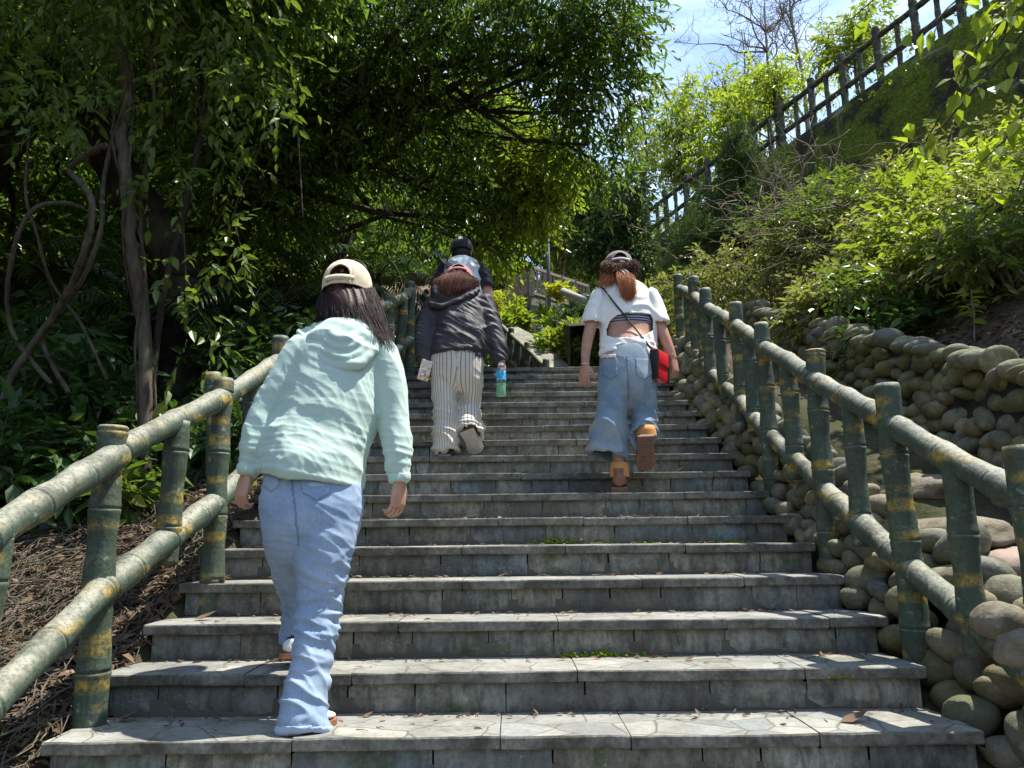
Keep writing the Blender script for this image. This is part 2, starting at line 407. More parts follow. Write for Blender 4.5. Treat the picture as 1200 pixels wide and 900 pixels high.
vv = t.n('VectorMath', operation='MULTIPLY_ADD'); t.l(warp.outputs['Color'], vv.inputs[0]); vv.inputs[1].default_value = (.12, .12, .0); t.l(v, vv.inputs[2])
vo = t.n('TexVoronoi', feature='DISTANCE_TO_EDGE', i_Scale=5.6); t.l(vv.outputs[0], vo.inputs['Vector'])
vc = t.n('TexVoronoi', i_Scale=5.6); t.l(vv.outputs[0], vc.inputs['Vector'])
g = t.n('SeparateColor'); t.l(vc.outputs['Color'], g.inputs[0])
base = t.ramp(g.outputs[0], (0., (.26, .255, .235)), (.35, (.34, .335, .295)), (.7, (.235, .25, .245)), (1., (.40, .38, .32)))
w3 = t.coord('World'); dirt = t.noise(w3, 4.5, 8, .7); f3 = t.noise(w3, 45, 5, .7)
c = t.mix(t.ramp(dirt, (.42, 0.), (.68, .7)), base, (.10, .095, .07)); c = t.mix(t.ramp(f3, (.35, .35), (.65, 0.)), c, (.10, .10, .08))
jn = t.ramp(vo.outputs['Distance'], (.006, 1.), (.028, 0.)); c = t.mix(t.math('MULTIPLY', jn, .75), c, (.10, .095, .065))
c = t.mix(t.ramp(t.noise(w3, 2.6, 6, .7), (.60, 0.), (.70, .6)), c, (.06, .09, .02))
t.col(c); t.nor(t.bump(t.mix(jn, f3, 0.), .5, .01))
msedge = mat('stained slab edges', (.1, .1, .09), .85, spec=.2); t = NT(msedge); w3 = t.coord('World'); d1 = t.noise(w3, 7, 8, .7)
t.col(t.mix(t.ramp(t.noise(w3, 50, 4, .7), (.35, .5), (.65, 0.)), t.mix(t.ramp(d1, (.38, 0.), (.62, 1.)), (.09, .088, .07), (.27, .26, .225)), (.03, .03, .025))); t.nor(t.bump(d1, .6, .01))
core = MB()
for k in range(-7, 18):
    z = (k - 1) * RISE; y = Y1 + (k - 1) * RUN
    core.box((0, y + .026 + .45, z - .10 - .6 + .02), (2.78, .9, 1.2 + .03 - .04))
stairs = core.build('stairway', mat('dark mortar', (.10, .095, .075), .95), origin=(0, 0, 0), kind='structure', label=None, smooth=False)
rs = np.random.default_rng(4)
NB = 2.82
for k in range(-7, 18):
    z = (k - 1) * RISE; y = Y1 + (k - 1) * RUN
    # riser: a row of cut stones with mortar joints
    r = MB(); x = -NB / 2 + rs.uniform(-.02, 0)
    while x < NB / 2 - .02:
        w = min(rs.uniform(.16, .46), NB / 2 - x)
        if NB / 2 - x - w < .1: w = NB / 2 - x
        jt = rs.uniform(.0008, .004)
        nx = max(3, int(w / .04)); nzz = 4; d = rs.uniform(-.005, .003)
        xs = np.linspace(x + jt, x + w - jt, nx); zs = np.linspace(z - RISE + .002, z - .038, nzz)
        Xg, Zg = np.meshgrid(xs, zs, indexing='ij'); edge = (np.abs(np.linspace(-1, 1, nx))[:, None] > .99) | (np.abs(np.linspace(-1, 1, nzz))[None] > .99)
        Yg = y + .018 + d + .0035 * vnoise(Xg * 7, Zg * 7 + k, 3, k + 20) + edge * .010
        r.grid(np.stack([Xg, Yg, Zg], -1), flip=True)
        x += w
    rz_ = r.build('riser', ms, stairs)
    # tread slabs with slightly uneven nosing
    tr = MB(); x = -NB / 2 - .03; end = NB / 2 + .01 + (0.03 if k % 3 == 0 else 0)
    while x < end - .01:
        w = min(rs.uniform(.35, .8), end - x)
        if end - x - w < .15: w = end - x
        nx = max(4, int(w / .03)); xs = np.linspace(x + .0015, x + w - .0015, nx)
        prof = [(.022, -.040), (.0, -.039), (-.004, -.034), (-.005, -.006), (-.002, -.001), (.06, 0.), (.16, .001), (.27, -.001), (RUN + .02, .0)]
        off = rs.uniform(-.005, .005); dz = rs.uniform(-.003, .003)
        Vg = np.zeros((nx, len(prof), 3))
        for j, (py, pz) in enumerate(prof):
            front = 1 if j < 5 else 0
            chip = np.maximum(0, vnoise(xs * 9, xs * 0 + k, 5, k + j // 5 + 40)) * .012
            Vg[:, j] = np.stack([xs, y + py + front * (off + chip + .003 * vnoise(xs * 10, xs * 0, 3, k)), z + pz + dz + .002 * vnoise(xs * 3, xs * 0 + j, 3, k)], -1)
        tr.grid(Vg, flip=False)
        for e, q in ((0, 1), (-1, 0)):
            pts = Vg[e]; bt = pts.copy(); bt[:, 2] = z - .045
            F = np.array([[i, i + 1, len(pts) + i + 1, len(pts) + i] for i in range(len(pts) - 1)]); F = F if q else F[:, ::-1]
            tr.add(np.vstack([pts, bt]), F)
        x += w
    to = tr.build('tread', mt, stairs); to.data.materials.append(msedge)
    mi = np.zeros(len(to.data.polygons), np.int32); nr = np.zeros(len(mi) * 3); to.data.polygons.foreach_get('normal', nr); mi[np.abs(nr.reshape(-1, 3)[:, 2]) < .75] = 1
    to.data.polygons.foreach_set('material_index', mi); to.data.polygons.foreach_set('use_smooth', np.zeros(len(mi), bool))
# landing above the last step
mb = MB(); xs = np.linspace(-1.44, 2.1, 12); ys = np.linspace(TOPY + RUN - .01, 9.6, 8); A, B = np.meshgrid(xs, ys, indexing='ij')
mb.grid(np.stack([A, B, TOPZ + .004 * vnoise(A, B, 3, 2) + .006], -1)).build('landing', mt, origin=(0, 0, 0), kind='structure')

# moss cushions growing in the stair joints
mm = mat('bright moss', (.10, .16, .015), .95, spec=.1); t = NT(mm); n = t.noise(t.coord('World'), 90, 4); t.col(t.mix(n, (.06, .11, .008), (.24, .32, .02))); t.nor(t.bump(n, 1., .01))
spots = [(713, 770, 3, .20, .02), (668, 770, 3, .10, .012), (760, 637, 6, .10, .012), (705, 636, 6, .08, .010), (650, 637, 6, .22, .035), (860, 637, 6, .15, .012), (985, 783, 2, .12, .008), (700, 771, 3, .05, .03)]
ms_ = MB(); r = np.random.default_rng(2)
for px, py, k, w, h in spots:
    y = Y1 + (k - 1) * RUN + .01; z = (k - 2) * RISE
    if (px, k) == (985, 2): y -= .0; z = (k - 1) * RISE - .03
    p = at(px, py, y)
    for i in range(int(w * 420)):
        V, F = ICO2; s = r.uniform(.003, .009); ms_.add(V * [s, s * .8, s * r.uniform(.4, .9)] + [p[0] + r.normal() * w * .4, y - abs(r.normal()) * .012, z + abs(r.normal()) * h * .5], F)
ms_.build('moss', mm, origin=(0, 0, 0), kind='stuff', label='bright green moss cushions growing where the treads meet the risers')

# ------------------------------------------------------------------ river stones
mst = mat('river stones', (.2, .2, .17), .8, spec=.25); t = NT(mst)
v = t.coord('World'); isl = t.island()
base = t.ramp(isl, (0., (.17, .175, .15)), (.2, (.27, .245, .14)), (.4, (.19, .195, .15)), (.6, (.32, .28, .16)), (.78, (.15, .17, .15)), (.9, (.25, .20, .13)), (1., (.25, .25, .20)))
n1 = t.noise(v, 9, 7, .65); n2 = t.noise(v, 60, 5, .7); n3 = t.noise(v, 2.3, 4, .6)
c = t.mix(t.ramp(n1, (.45, 0.), (.68, .65)), base, (.055, .055, .042)); c = t.mix(t.ramp(n2, (.4, .3), (.65, 0.)), c, (.06, .06, .05))
c = t.mix(t.ramp(n3, (.46, 0.), (.60, .7)), c, (.11, .115, .035)); c = t.mix(t.ramp(t.noise(v, 14, 4, .6), (.60, 0.), (.68, .5)), c, (.30, .30, .25))
c = t.mix(t.ramp(t.noise(v, 4.5, 6, .75), (.46, 0.), (.62, .45)), c, (.07, .07, .04)); t.col(c); t.nor(t.bump(n2, .55, .008, t.bump(n1, .5, .02)))
def cobbles(mb, pts, nrm, sizes, rng, flat=.62, vert=.8):
    V0, F0 = ICO3
    for p, nn, s in zip(pts, nrm, sizes):
        nn = nn / np.linalg.norm(nn); a = np.cross(nn, [0, 0, 1.]); a /= np.linalg.norm(a) + 1e-9; b = np.cross(nn, a)
        th = rng.normal() * .35; ca, sa = math.cos(th), math.sin(th); a2 = a * ca + b * sa; b2 = -a * sa + b * ca
        sc = np.array([s * rng.uniform(.95, 1.25), s * vert * rng.uniform(.75, 1.1), s * flat * rng.uniform(.9, 1.3)])
        V = V0.copy(); ph = rng.uniform(0, 6.28, 4)
        V = V * (1 + .09 * np.sin(V[:, [1]] * 2.6 + ph[0]) + .07 * np.sin(V[:, [0]] * 3.1 + ph[1]) + .05 * np.sin(V[:, [2]] * 4 + ph[2]))
        V = np.sign(V) * np.abs(V) ** rng.uniform(.85, 1.05)
        mb.add(p + (V[:, [0]] * sc[0]) * a2 + (V[:, [1]] * sc[1]) * b2 + (V[:, [2]] * sc[2]) * nn, F0)
    return mb
# retaining wall of cobbles beside the bank
rng = np.random.default_rng(12); wl_ = MB(); Ys = np.arange(2.3, 9.6, .25)
wroot = empty('river_stone_wall', (float(wall_x(4)), 4., float(sz(4)) + .2), 'long mossy river stone retaining wall below the shrubs behind the right railing', 'wall')
P = []; S = []; step = .108; row = 0; y = 2.2
for row in range(10):
    y = 2.2 + (row % 2) * step * .5
    while y < 9.3:
        h = float(wall_top(y)) - float(sz(min(y, 7.3))) ; zz = float(sz(min(y, 7.3))) + .10 + row * step * .80
        ss = rng.uniform(.050, .076)
        if zz < float(wall_top(y)) - .02:
            P.append([float(wall_x(y)) - .02 + row * .012 + rng.normal() * .014, y + rng.normal() * .018, zz + rng.normal() * .016]); S.append(ss)
        y += step * rng.uniform(.9, 1.12)
P = np.array(P); cobbles(wl_, P, np.tile([-1, -.1, .12], (len(P), 1)) + rng.normal(size=(len(P), 3)) * .12, S, rng, .85)
# leaning flat cap stones, tight like a row of books
P = []; S = []; y = 2.2
while y < 9.3:
    P.append([float(wall_x(y)) + .07 + rng.normal() * .022, y, float(wall_top(y)) + .02 + rng.normal() * .022]); S.append(rng.uniform(.058, .088)); y += rng.uniform(.055, .10)
V0, F0 = ICO3
for p, s in zip(P, S):
    V = V0 * [s * rng.uniform(1.1, 1.6), s * .45 * rng.uniform(.7, 1.9), s * rng.uniform(.6, .95)]; a = .7 + rng.normal() * .3; V = V * (1 + .07 * np.sin(V0[:, [1]] * 3 + s * 900))
    V = np.stack([V[:, 0], V[:, 1] * math.cos(a) - V[:, 2] * math.sin(a), V[:, 1] * math.sin(a) + V[:, 2] * math.cos(a)], -1)
    wl_.add(V + np.array(p), F0)
wl_.build('stones', mst, wroot)
bk = MB(); g_ = []
for y in np.arange(2.0, 9.6, .2):
    b = float(sz(min(y, 7.3))); g_.append([[wall_x(y) + .015, y, b - .2], [wall_x(y) + .05, y, float(wall_top(y)) - .02], [wall_x(y) + .30, y, float(wall_top(y)) - .02], [wall_x(y) + .35, y, b - .2]])
bk.grid(np.array(g_, float)).build('mortar_core', mat('wall mortar', (.03, .03, .024), .95), wroot)

# cobble edging beside the right end of the steps
ed = MB(); rng = np.random.default_rng(5); P = []; S = []
for row in range(5):
    y = 1.2 + rng.uniform(0, .1)
    while y < 7.6:
        s = rng.uniform(.055, .088) * (1.15 if y < 3.2 else .92)
        fr = row / 4
        P.append([1.47 + .16 * fr + rng.normal() * .018 + (y < 3.2) * .05, y, float(sz(y)) - .08 + .36 * fr + rng.normal() * .02]); S.append(s); y += s * rng.uniform(1.45, 1.85)
P = np.array(P); cobbles(ed, P, np.tile([-1, -.5, .5], (len(P), 1)) + rng.normal(size=(len(P), 3)) * .2, S, rng, .8)
cob = ed.build('cobble_edging', mst, label='rounded river cobbles stacked against the right ends of the steps', cat='stone edging')
# bigger loose stones and boulders along the bank
def boulder(px, py, Y, sx, sy, sz_, label, m, seed, name='boulder', rot=0., group=None, am=.20):
    p = at(px, py, Y); V, F = ICO4; V = V.copy(); n = fbm(V, 1.3, 4, seed)
    V = V * (1 + am * n[:, None] + am * .15 * fbm(V, 6., 3, seed)[:, None]); V = V * [sx, sy, sz_]; c, s = math.cos(rot), math.sin(rot)
    V = np.stack([V[:, 0] * c - V[:, 1] * s, V[:, 0] * s + V[:, 1] * c, V[:, 2]], -1)
    return MB().add(V + p, F).build(name, m, label=label, cat='rock', group=group)
msd = mat('sandy rock', (.3, .26, .19), .9, spec=.15); t = NT(msd); v = t.coord('World'); n1 = t.noise(v, 6, 7, .7); n2 = t.noise(v, 50, 5, .7)
c = t.mix(t.ramp(n1, (.35, 0.), (.7, 1.)), (.13, .11, .075), (.30, .265, .20)); c = t.mix(t.ramp(n2, (.4, .5), (.6, 0.)), c, (.13, .115, .08)); c = t.mix(t.ramp(t.noise(v, 2.2, 4), (.55, 0.), (.64, .5)), c, (.17, .165, .05)); t.col(c); t.nor(t.bump(n2, .7, .01, t.bump(n1, .5, .03)))
mpk = mat('pinkish rock', (.35, .26, .21), .85, spec=.2); t = NT(mpk); v = t.coord('World'); n1 = t.noise(v, 7, 7, .7); c = t.mix(n1, (.22, .155, .12), (.42, .33, .27)); t.col(c); t.nor(t.bump(n1, .6, .02))
boulder(1185, 668, 3.0, .20, .26, .085, 'broad pinkish flat rock on the bank at the right edge', mpk, 3.)
boulder(1110, 628, 3.35, .22, .40, .08, 'sandy flat rock between the railing and the cobble wall', msd, 9.)
boulder(1060, 580, 3.9, .20, .42, .10, 'long cracked tan rock on the bank behind the second post from the front', msd, 14.)
boulder(1015, 548, 4.6, .18, .35, .09, 'pale tan rock farther up the bank behind the railing', msd, 19.)
boulder(1172, 728, 2.45, .085, .07, .058, 'large smooth oval river stone beside the lower rail at the right edge', mst, 23., am=.07)
boulder(1147, 706, 2.62, .052, .055, .046, 'small round river stone touching the lower rail behind the large oval one', mst, 26., am=.07)
boulder(1200, 762, 2.2, .065, .07, .055, 'yellowish angular stone cut off by the right edge', msd, 29.)
# ------------------------------------------------------------------ bamboo-look railings
mbam = mat('painted concrete bamboo', (.08, .14, .11), .62, spec=.35); t = NT(mbam)
v = t.coord('World'); big = t.noise(v, 2.2, 4, .6); n1 = t.noise(v, 11, 6, .65); n2 = t.noise(v, 70, 4, .7)
c = t.mix(big, (.036, .072, .058), (.070, .098, .060)); c = t.mix(t.ramp(n1, (.48, 0.), (.72, .55)), c, (.14, .16, .10))
vt = t.n('TexVoronoi', i_Scale=4.6, i_Randomness=1.0); t.l(t.coord('World', (.9, .9, 3.0), (.25, .15, 0)), vt.inputs['Vector'])
yl = t.math('MULTIPLY', t.ramp(vt.outputs['Distance'], (.22, 1.), (.42, 0.)), t.ramp(t.noise(v, 19, 5, .7), (.38, 0.), (.56, 1.)))
c = t.mix(t.math('MULTIPLY', yl, .95), c, (.42, .29, .05))
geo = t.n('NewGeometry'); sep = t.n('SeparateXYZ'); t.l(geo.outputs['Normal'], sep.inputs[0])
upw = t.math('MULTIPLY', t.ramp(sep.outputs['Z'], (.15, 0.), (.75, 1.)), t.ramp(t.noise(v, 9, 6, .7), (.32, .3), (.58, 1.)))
c = t.mix(upw, c, (.30, .295, .23))                     # paler upper sides: lichen wear, plus sunlight put into the colour
c = t.mix(t.ramp(n2, (.36, .6), (.54, 0.)), c, (.03, .035, .025)); c = t.mix(t.ramp(t.noise(t.coord('World', (1, 1, .5)), 5, 8, .75, .5), (.50, 0.), (.62, .65)), c, (.045, .045, .03))
c = t.mix(t.ramp(t.noise(v, 22, 5, .7), (.62, 0.), (.68, .7)), c, (.30, .31, .26))
t.col(c); t.nor(t.bump(t.noise(t.coord('World', (6, 6, .8)), 14, 4), .35, .006, t.bump(n2, .5, .005, t.bump(n1, .4, .01))))
def culm(mb, a, b, r, rng, flat_top=False, nodes=None, taper=0.):
    """one faux-bamboo culm with swollen nodes"""
    a = np.asarray(a, float); b = np.asarray(b, float); L = np.linalg.norm(b - a); n = max(10, int(L / .02))
    t_ = np.linspace(0, 1, n); nd = nodes if nodes is not None else np.arange(rng.uniform(.08, .2), L, rng.uniform(.24, .32)) / L
    extra = []
    for q in nd: extra += [q - .012 / L, q - .005 / L, q, q + .005 / L, q + .012 / L]
    t_ = np.unique(np.clip(np.concatenate([t_, extra]), 0, 1)); rr = np.full(len(t_), r) * (1 - taper * t_)
    for q in nd:
        d = (t_ - q) * L; rr = rr + r * .10 * np.exp(-(d / .016) ** 2) - r * .13 * np.exp(-(d / .0045) ** 2) + r * .05 * np.exp(-((np.abs(d) - .05) / .05) ** 2) * 0
        rr = rr - r * .05 * np.exp(-((np.abs(d) - L * 0 - .12) / .06) ** 2)
    if flat_top: rr[-1] *= .9; 
    ph = rng.uniform(0, 6.28, 4); w = np.stack([np.sin(t_ * 3 + ph[0]), np.sin(t_ * 2.6 + ph[1]), np.sin(t_ * 3.3 + ph[2])], 1) * .006 * min(1, L)
    P = a + (b - a) * t_[:, None] + w * (t_ * (1 - t_) * 4)[:, None]
    mb.tube(P, rr * (1 + .022 * vnoise(t_ * L * 22, t_ * 3 + ph[0], 1.5, int(ph[1] * 9))), 20); return P
def railing(name, label, xs, ys, zb, zt, lowc, topc, seed, rp=.053, rr=.047, start=None, end=None, balusters=True, grp=None, m=None, bal_r=.046):
    rng = np.random.default_rng(seed); m = m or mbam
    root = empty(name, (xs[0], ys[0], zb[0]), label, 'railing', grp)
    for x, y, a, b in zip(xs, ys, zb, zt):
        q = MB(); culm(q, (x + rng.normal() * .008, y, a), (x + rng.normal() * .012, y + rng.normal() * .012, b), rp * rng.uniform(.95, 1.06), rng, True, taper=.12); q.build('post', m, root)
    Px = [*( [start] if start else []), *zip(xs, ys), *([end] if end else [])]
    for i in range(len(Px) - 1):
        (x0, y0), (x1, y1) = Px[i][:2], Px[i + 1][:2]; g0 = float(SLZ(y0)); g1 = float(SLZ(y1))
        for c_, nm in ((topc, 'top_rail'), (lowc, 'bottom_rail')):
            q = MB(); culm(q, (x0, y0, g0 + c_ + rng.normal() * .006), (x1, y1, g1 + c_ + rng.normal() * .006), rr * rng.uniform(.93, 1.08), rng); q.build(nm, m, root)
        if balusters:
            xm, ym, gm = (x0 + x1) / 2, (y0 + y1) / 2, (g0 + g1) / 2
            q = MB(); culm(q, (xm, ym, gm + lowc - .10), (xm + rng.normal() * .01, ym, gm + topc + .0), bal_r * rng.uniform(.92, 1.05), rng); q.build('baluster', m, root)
    return root
SLZ = lambda y: SL * (np.asarray(y, float) - Y1)
ys = [2.95, 3.66, 4.40, 5.14, 5.90, 6.62, 7.2]; xs = [1.47, 1.455, 1.48, 1.52, 1.56, 1.62, 1.62]
tops = [at(px, py, y)[2] for (px, py), y in zip([(1040, 450), (951, 410), (893, 378), (860, 355), (828, 338), (812, 325), (795, 322)], ys)]
xs = [at(px, py, y)[0] for (px, py), y in zip([(1040, 450), (951, 410), (893, 378), (860, 355), (828, 338), (812, 325), (795, 322)], ys)]
print('right posts', np.round(xs, 2), np.round(np.array(tops) - SLZ(ys), 2))
xs = [1.50, 2.95 and xs[0]] + xs[1:]; ys = [2.22] + ys; tops = [float(SLZ(2.22)) + .97] + tops
zb = [float(SLZ(y)) - .12 for y in ys]
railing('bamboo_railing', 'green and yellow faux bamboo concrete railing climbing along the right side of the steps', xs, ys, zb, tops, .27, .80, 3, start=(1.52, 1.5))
# left side
yl_ = [2.72, 3.45, 4.2, 4.95, 5.7, 6.45, 7.1]; xl = [-1.39, -1.34, -1.30, -1.22, -1.16, -1.06, -1.05]
tl_ = [at(141, 500, 2.72)[2], at(262, 443, 3.45)[2]] + [float(SLZ(y)) + .93 for y in yl_[2:5]] + [at(457, 345, 6.3)[2], at(482, 330, 7.1)[2]]
yl_[5] = 6.3; xl[5] = at(457, 345, 6.3)[0]; xl[6] = at(482, 330, 7.1)[0]
xl[0] = at(141, 500, 2.72)[0]; xl[1] = at(262, 443, 3.45)[0]; print('left posts', np.round(xl, 2), np.round(np.array(tl_) - SLZ(yl_), 2))
zb = [0 - .02, 2 * RISE - .02] + [float(SLZ(y)) - .1 for y in yl_[2:]]
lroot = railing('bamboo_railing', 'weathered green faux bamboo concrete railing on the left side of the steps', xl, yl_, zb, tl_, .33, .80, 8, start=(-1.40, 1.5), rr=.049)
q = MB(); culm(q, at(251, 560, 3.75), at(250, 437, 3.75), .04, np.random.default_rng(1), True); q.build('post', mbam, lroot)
# ------------------------------------------------------------------ mossy wall and upper railing
mmw = mat('moss covered concrete', (.1, .1, .08), .95, spec=.1); t = NT(mmw); v = t.coord('World'); n1 = t.noise(v, 1.1, 8, .7, .4); n2 = t.noise(v, 14, 6, .7)
c = t.mix(t.ramp(n2, (.35, 0.), (.65, 1.)), (.08, .12, .018), (.22, .26, .035)); c = t.mix(t.ramp(n1, (.46, 0.), (.56, 1.)), c, (.055, .05, .035))
c = t.mix(t.ramp(t.noise(t.coord('World', (1, 1, 3)), 1.4, 7, .7, .8), (.60, 0.), (.64, .9)), c, (.30, .28, .24)); t.col(c); t.nor(t.bump(n2, .9, .05, t.bump(t.noise(v, 3.5, 7, .7), .35, .08)))
ud = (MBp - MA); ul = np.linalg.norm(ud[:2]); un = np.array([-ud[1], ud[0], 0]) / ul
if un[0] < 0: un = -un
mb = MB(); rows = []
ts = np.linspace(-.25, 1.75, 60)
for t_ in ts:
    p = up_line(t_); q = p - un * .12
    rows.append([q + [0, 0, -3.2], q + [0, 0, -2.2], q + [0, 0, -1.2], q + [0, 0, -.5], q + [0, 0, -.04], q + un * .05 + [0, 0, 0], q + un * .42, q + un * .42 + [0, 0, -3.2]])
R_ = np.array(rows); R_[:, :5] -= un * (.06 * vnoise(R_[:, :5, 1], R_[:, :5, 2], 2.5, 6))[..., None]
mb.grid(R_).build('mossy_wall', mmw, label='tall sloping concrete wall covered in green moss, carrying the upper railing', cat='wall', origin=up_line(.5) - [0, 0, 3])
mdk = mat('mossy weathered rail', (.05, .05, .04), .85, spec=.2); t = NT(mdk); n = t.noise(t.coord('World'), 12, 6, .7); t.col(t.mix(t.ramp(n, (.4, 0.), (.65, 1.)), (.045, .045, .035), (.16, .16, .11)))
rng = np.random.default_rng(31)
def upper_rail(label, off, t0, t1, step, hgt, seed, rr=.06):
    rng = np.random.default_rng(seed); root = empty('path_railing', up_line(t0) + un * off, label, 'railing')
    tt = np.arange(t0, t1 + .001, step)
    for i, a in enumerate(tt):
        p = up_line(a) + un * off; q = MB(); h = hgt + .12 if i % 2 == 0 else hgt - .03
        culm(q, p - [0, 0, .1], p + [rng.normal() * .02, 0, h], rr * (1.25 if i % 2 == 0 else .85), rng, True); q.build('post' if i % 2 == 0 else 'baluster', mdk, root)
    for h, nm in ((hgt - .1, 'top_rail'), (hgt * .42, 'bottom_rail')):
        for i in range(0, len(tt) - 2, 2):
            q = MB(); culm(q, up_line(tt[i]) + un * off + [0, 0, h], up_line(tt[i + 2]) + un * off + [0, 0, h], rr, rng); q.build(nm, mdk, root)
    return root
st = (987 - 943) and .0615
wc = MB(); rng = np.random.default_rng(66); bl = []
for i in range(70):
    a_ = rng.uniform(.15, 1.5); p = up_line(a_) - un * rng.uniform(.12, .22) - [0, 0, rng.uniform(0, 1) ** 2 * 1.9]; bl.append([*p, rng.uniform(.08, .2)])
foliage(bl, 420, 6, .07, .035, rng, .12, .5, 0, wc).build('wall_creepers', M['leaf_bright'], origin=up_line(.6), kind='stuff', label='small ferns and creepers rooted in the mossy wall below the railing', smooth=False)
upper_rail('dark mossy railing on top of the mossy wall, nearer of the two', .12, 1 - 16 * .0615, 1 + 8 * .0615, .0615, 1.12, 4)
upper_rail('far dark handrail on the other side of the upper path, behind the nearer railing', 2.6, -.5, 1.6, .10, 1.12, 9, .05)

# ------------------------------------------------------------------ shrubs on the right slope
def zg(x, y): return float(gz(np.array(x), np.array(y)))
def shrub(name, x, y, h, w, n, L, Wd, lm, label, seed, group='shrubs on the right hand slope', nl=7, droop=.15, cat='shrub', z=None, detail=0, stemm=None, tl=.22, stems=9, tw=True):
    rng = np.random.default_rng(seed); z = zg(x, y) if z is None else z
    root = empty(name, (x, y, z), label, cat, group)
    blobs = []; sm = MB()
    for i in range(stems):
        a = rng.uniform(0, 6.28); rr_ = w * rng.uniform(.1, .85); p = np.array([x + math.cos(a) * rr_, y + math.sin(a) * rr_, z + h * rng.uniform(.35, 1.) * (1 - .35 * rr_ / w)])
        p[2] = max(p[2], zg(p[0], p[1]) + .12) if z is None else p[2]
        blobs.append([*p, rng.uniform(.16, .34) * (w + h) * .5]); limb(sm, (x + rng.normal() * .05, y + rng.normal() * .05, z - .05), p, .012, .004, rng, .08, 6, 5)
    lf = foliage(blobs, n, nl, L, Wd, rng, tl, droop, detail, None, sm if tw else None, twr=.0022, up=.8)
    sm.build('stems', stemm or M['twig'], root); lf.build('foliage', lm, root, smooth=False); return root
SH = [  # px, py, Y of the clump's middle, height, width, leaves material, label
 (840, 330, 8.6, .9, .7, 'leaf_olive', 'leafy pale green shrub just behind the far end of the right railing'),
 (905, 330, 7.6, .9, .8, 'leaf_olive', 'olive green shrub hanging over the far end of the cobble wall'),
 (960, 300, 7.8, 1., .9, 'leaf_mid', 'mid green shrub under the dry grey branches on the slope'),
 (1010, 330, 6.6, .8, .8, 'leaf_olive', 'silvery olive shrub above the middle of the cobble wall'),
 (1080, 345, 5.6, .75, .7, 'leaf_olive', 'low olive shrub spilling towards the cobble wall'),
 (1120, 300, 6.0, .9, .8, 'leaf_bright', 'sunlit yellow green shrub in the middle of the right slope'),
 (1180, 320, 5.2, .8, .7, 'leaf_mid', 'bushy green shrub at the right edge above the wall'),
 (1190, 250, 6.2, .9, .8, 'leaf_lime', 'bright lime shrub at the right edge below the hanging branch'),
 (1060, 262, 7.6, 1., .9, 'leaf_bright', 'tall loose yellow green shrub below the mossy wall'),
 (1130, 225, 7.6, 1., .9, 'leaf_olive', 'feathery grey green shrub against the foot of the mossy wall'),
 (880, 290, 10., 1.1, 1., 'leaf_olive', 'pale shrub beside the dark conifer on the slope'),
 (1000, 245, 9.5, 1., 1., 'leaf_mid', 'dark green shrub right at the foot of the mossy wall'),
 (985, 368, 5.9, .4, .5, 'leaf_olive', 'low scrubby shrub touching the cobble wall behind the third post'),
 (1050, 378, 5.2, .4, .5, 'leaf_under', 'dark low plant in shade on the soil above the cobble wall'),
 (1135, 385, 4.9, .4, .5, 'leaf_under', 'dark low shrub left of the little green seedling'),
 (1200, 372, 4.8, .5, .5, 'leaf_olive', 'olive shrub at the right edge just above the cap stones'),
 (1165, 352, 5.6, .6, .6, 'leaf_bright', 'lime tipped shrub over the shaded soil at the right'),
]
for i, (px, py, Y, h, w, lm, lab) in enumerate(SH):
    p = at(px, py, Y); g = zg(p[0], p[1])
    shrub('shrub', p[0], p[1], max(h, p[2] - g + .35), w, 400, .085 if lm != 'leaf_olive' else .07, .034, M[lm], lab, 40 + i, detail=0 if Y > 7 else 1, z=min(g, p[2] - .3))
for i, (px, py, Y) in enumerate([(975, 352, 6.2), (1030, 366, 5.6), (1095, 372, 5.2), (1168, 388, 4.7), (1215, 400, 4.4), (1120, 352, 5.5), (1190, 350, 5.1)]):
    p = at(px, py, Y); g = zg(p[0], p[1])
    shrub('shrub', p[0], p[1], .42, .5, 240, .06, .028, M[('leaf_olive', 'leaf_mid', 'leaf_bright')[i % 3]], ['tufty olive bush at the top of the cobble wall, farthest of the low ones', 'low green bush spilling onto the cap stones', 'small lime bush on the shaded soil behind the wall', 'olive tuft between seedling and wall at the right', 'green tuft cut by the right edge above the wall', 'bright low bush in the middle of the shaded bank', 'olive bush above the broad leaved young plant'][i], 740 + i, z=g, detail=1, tl=.16)
def seedling(px, py, Y, label, seed, n=16, L=.10, lm='leaf_lime', h=.32):
    p = at(px, py, Y); z = zg(p[0], p[1]); rng = np.random.default_rng(seed); root = empty('seedling', (p[0], p[1], z), label, 'plant')
    s = MB(); P_ = limb(s, (p[0], p[1], z - .02), (p[0] + .02, p[1], z + h), .006, .003, rng, .03, 6, 5); s.build('stem', M['twig'], root)
    a = rng.uniform(0, 6.28, n); tt = rng.uniform(.35, 1, n); B = np.array([p[0], p[1], z]) + np.array([0, 0, h]) * tt[:, None]
    D = np.stack([np.cos(a), np.sin(a), rng.uniform(-.1, .5, n)], -1); V, F = leaf_geo(B, D, np.tile([0, 0, 1.], (n, 1)) + rng.normal(size=(n, 3)) * .2, L * rng.uniform(.7, 1.2, n), L * .38 * np.ones(n), .3, 1)
    MB().add(V, *F).build('leaves', M[lm], root, smooth=False)
seedling(1145, 420, 4.3, 'small bright green seedling on bare soil just above the cobble wall', 5)
seedling(1100, 385, 5.0, 'young sprout with lime leaves in shade on the upper bank', 6, 10, .09)
seedling(1182, 378, 4.6, 'broad leaved young plant near the right edge above the wall', 8, 20, .12, 'leaf_mid', .4)

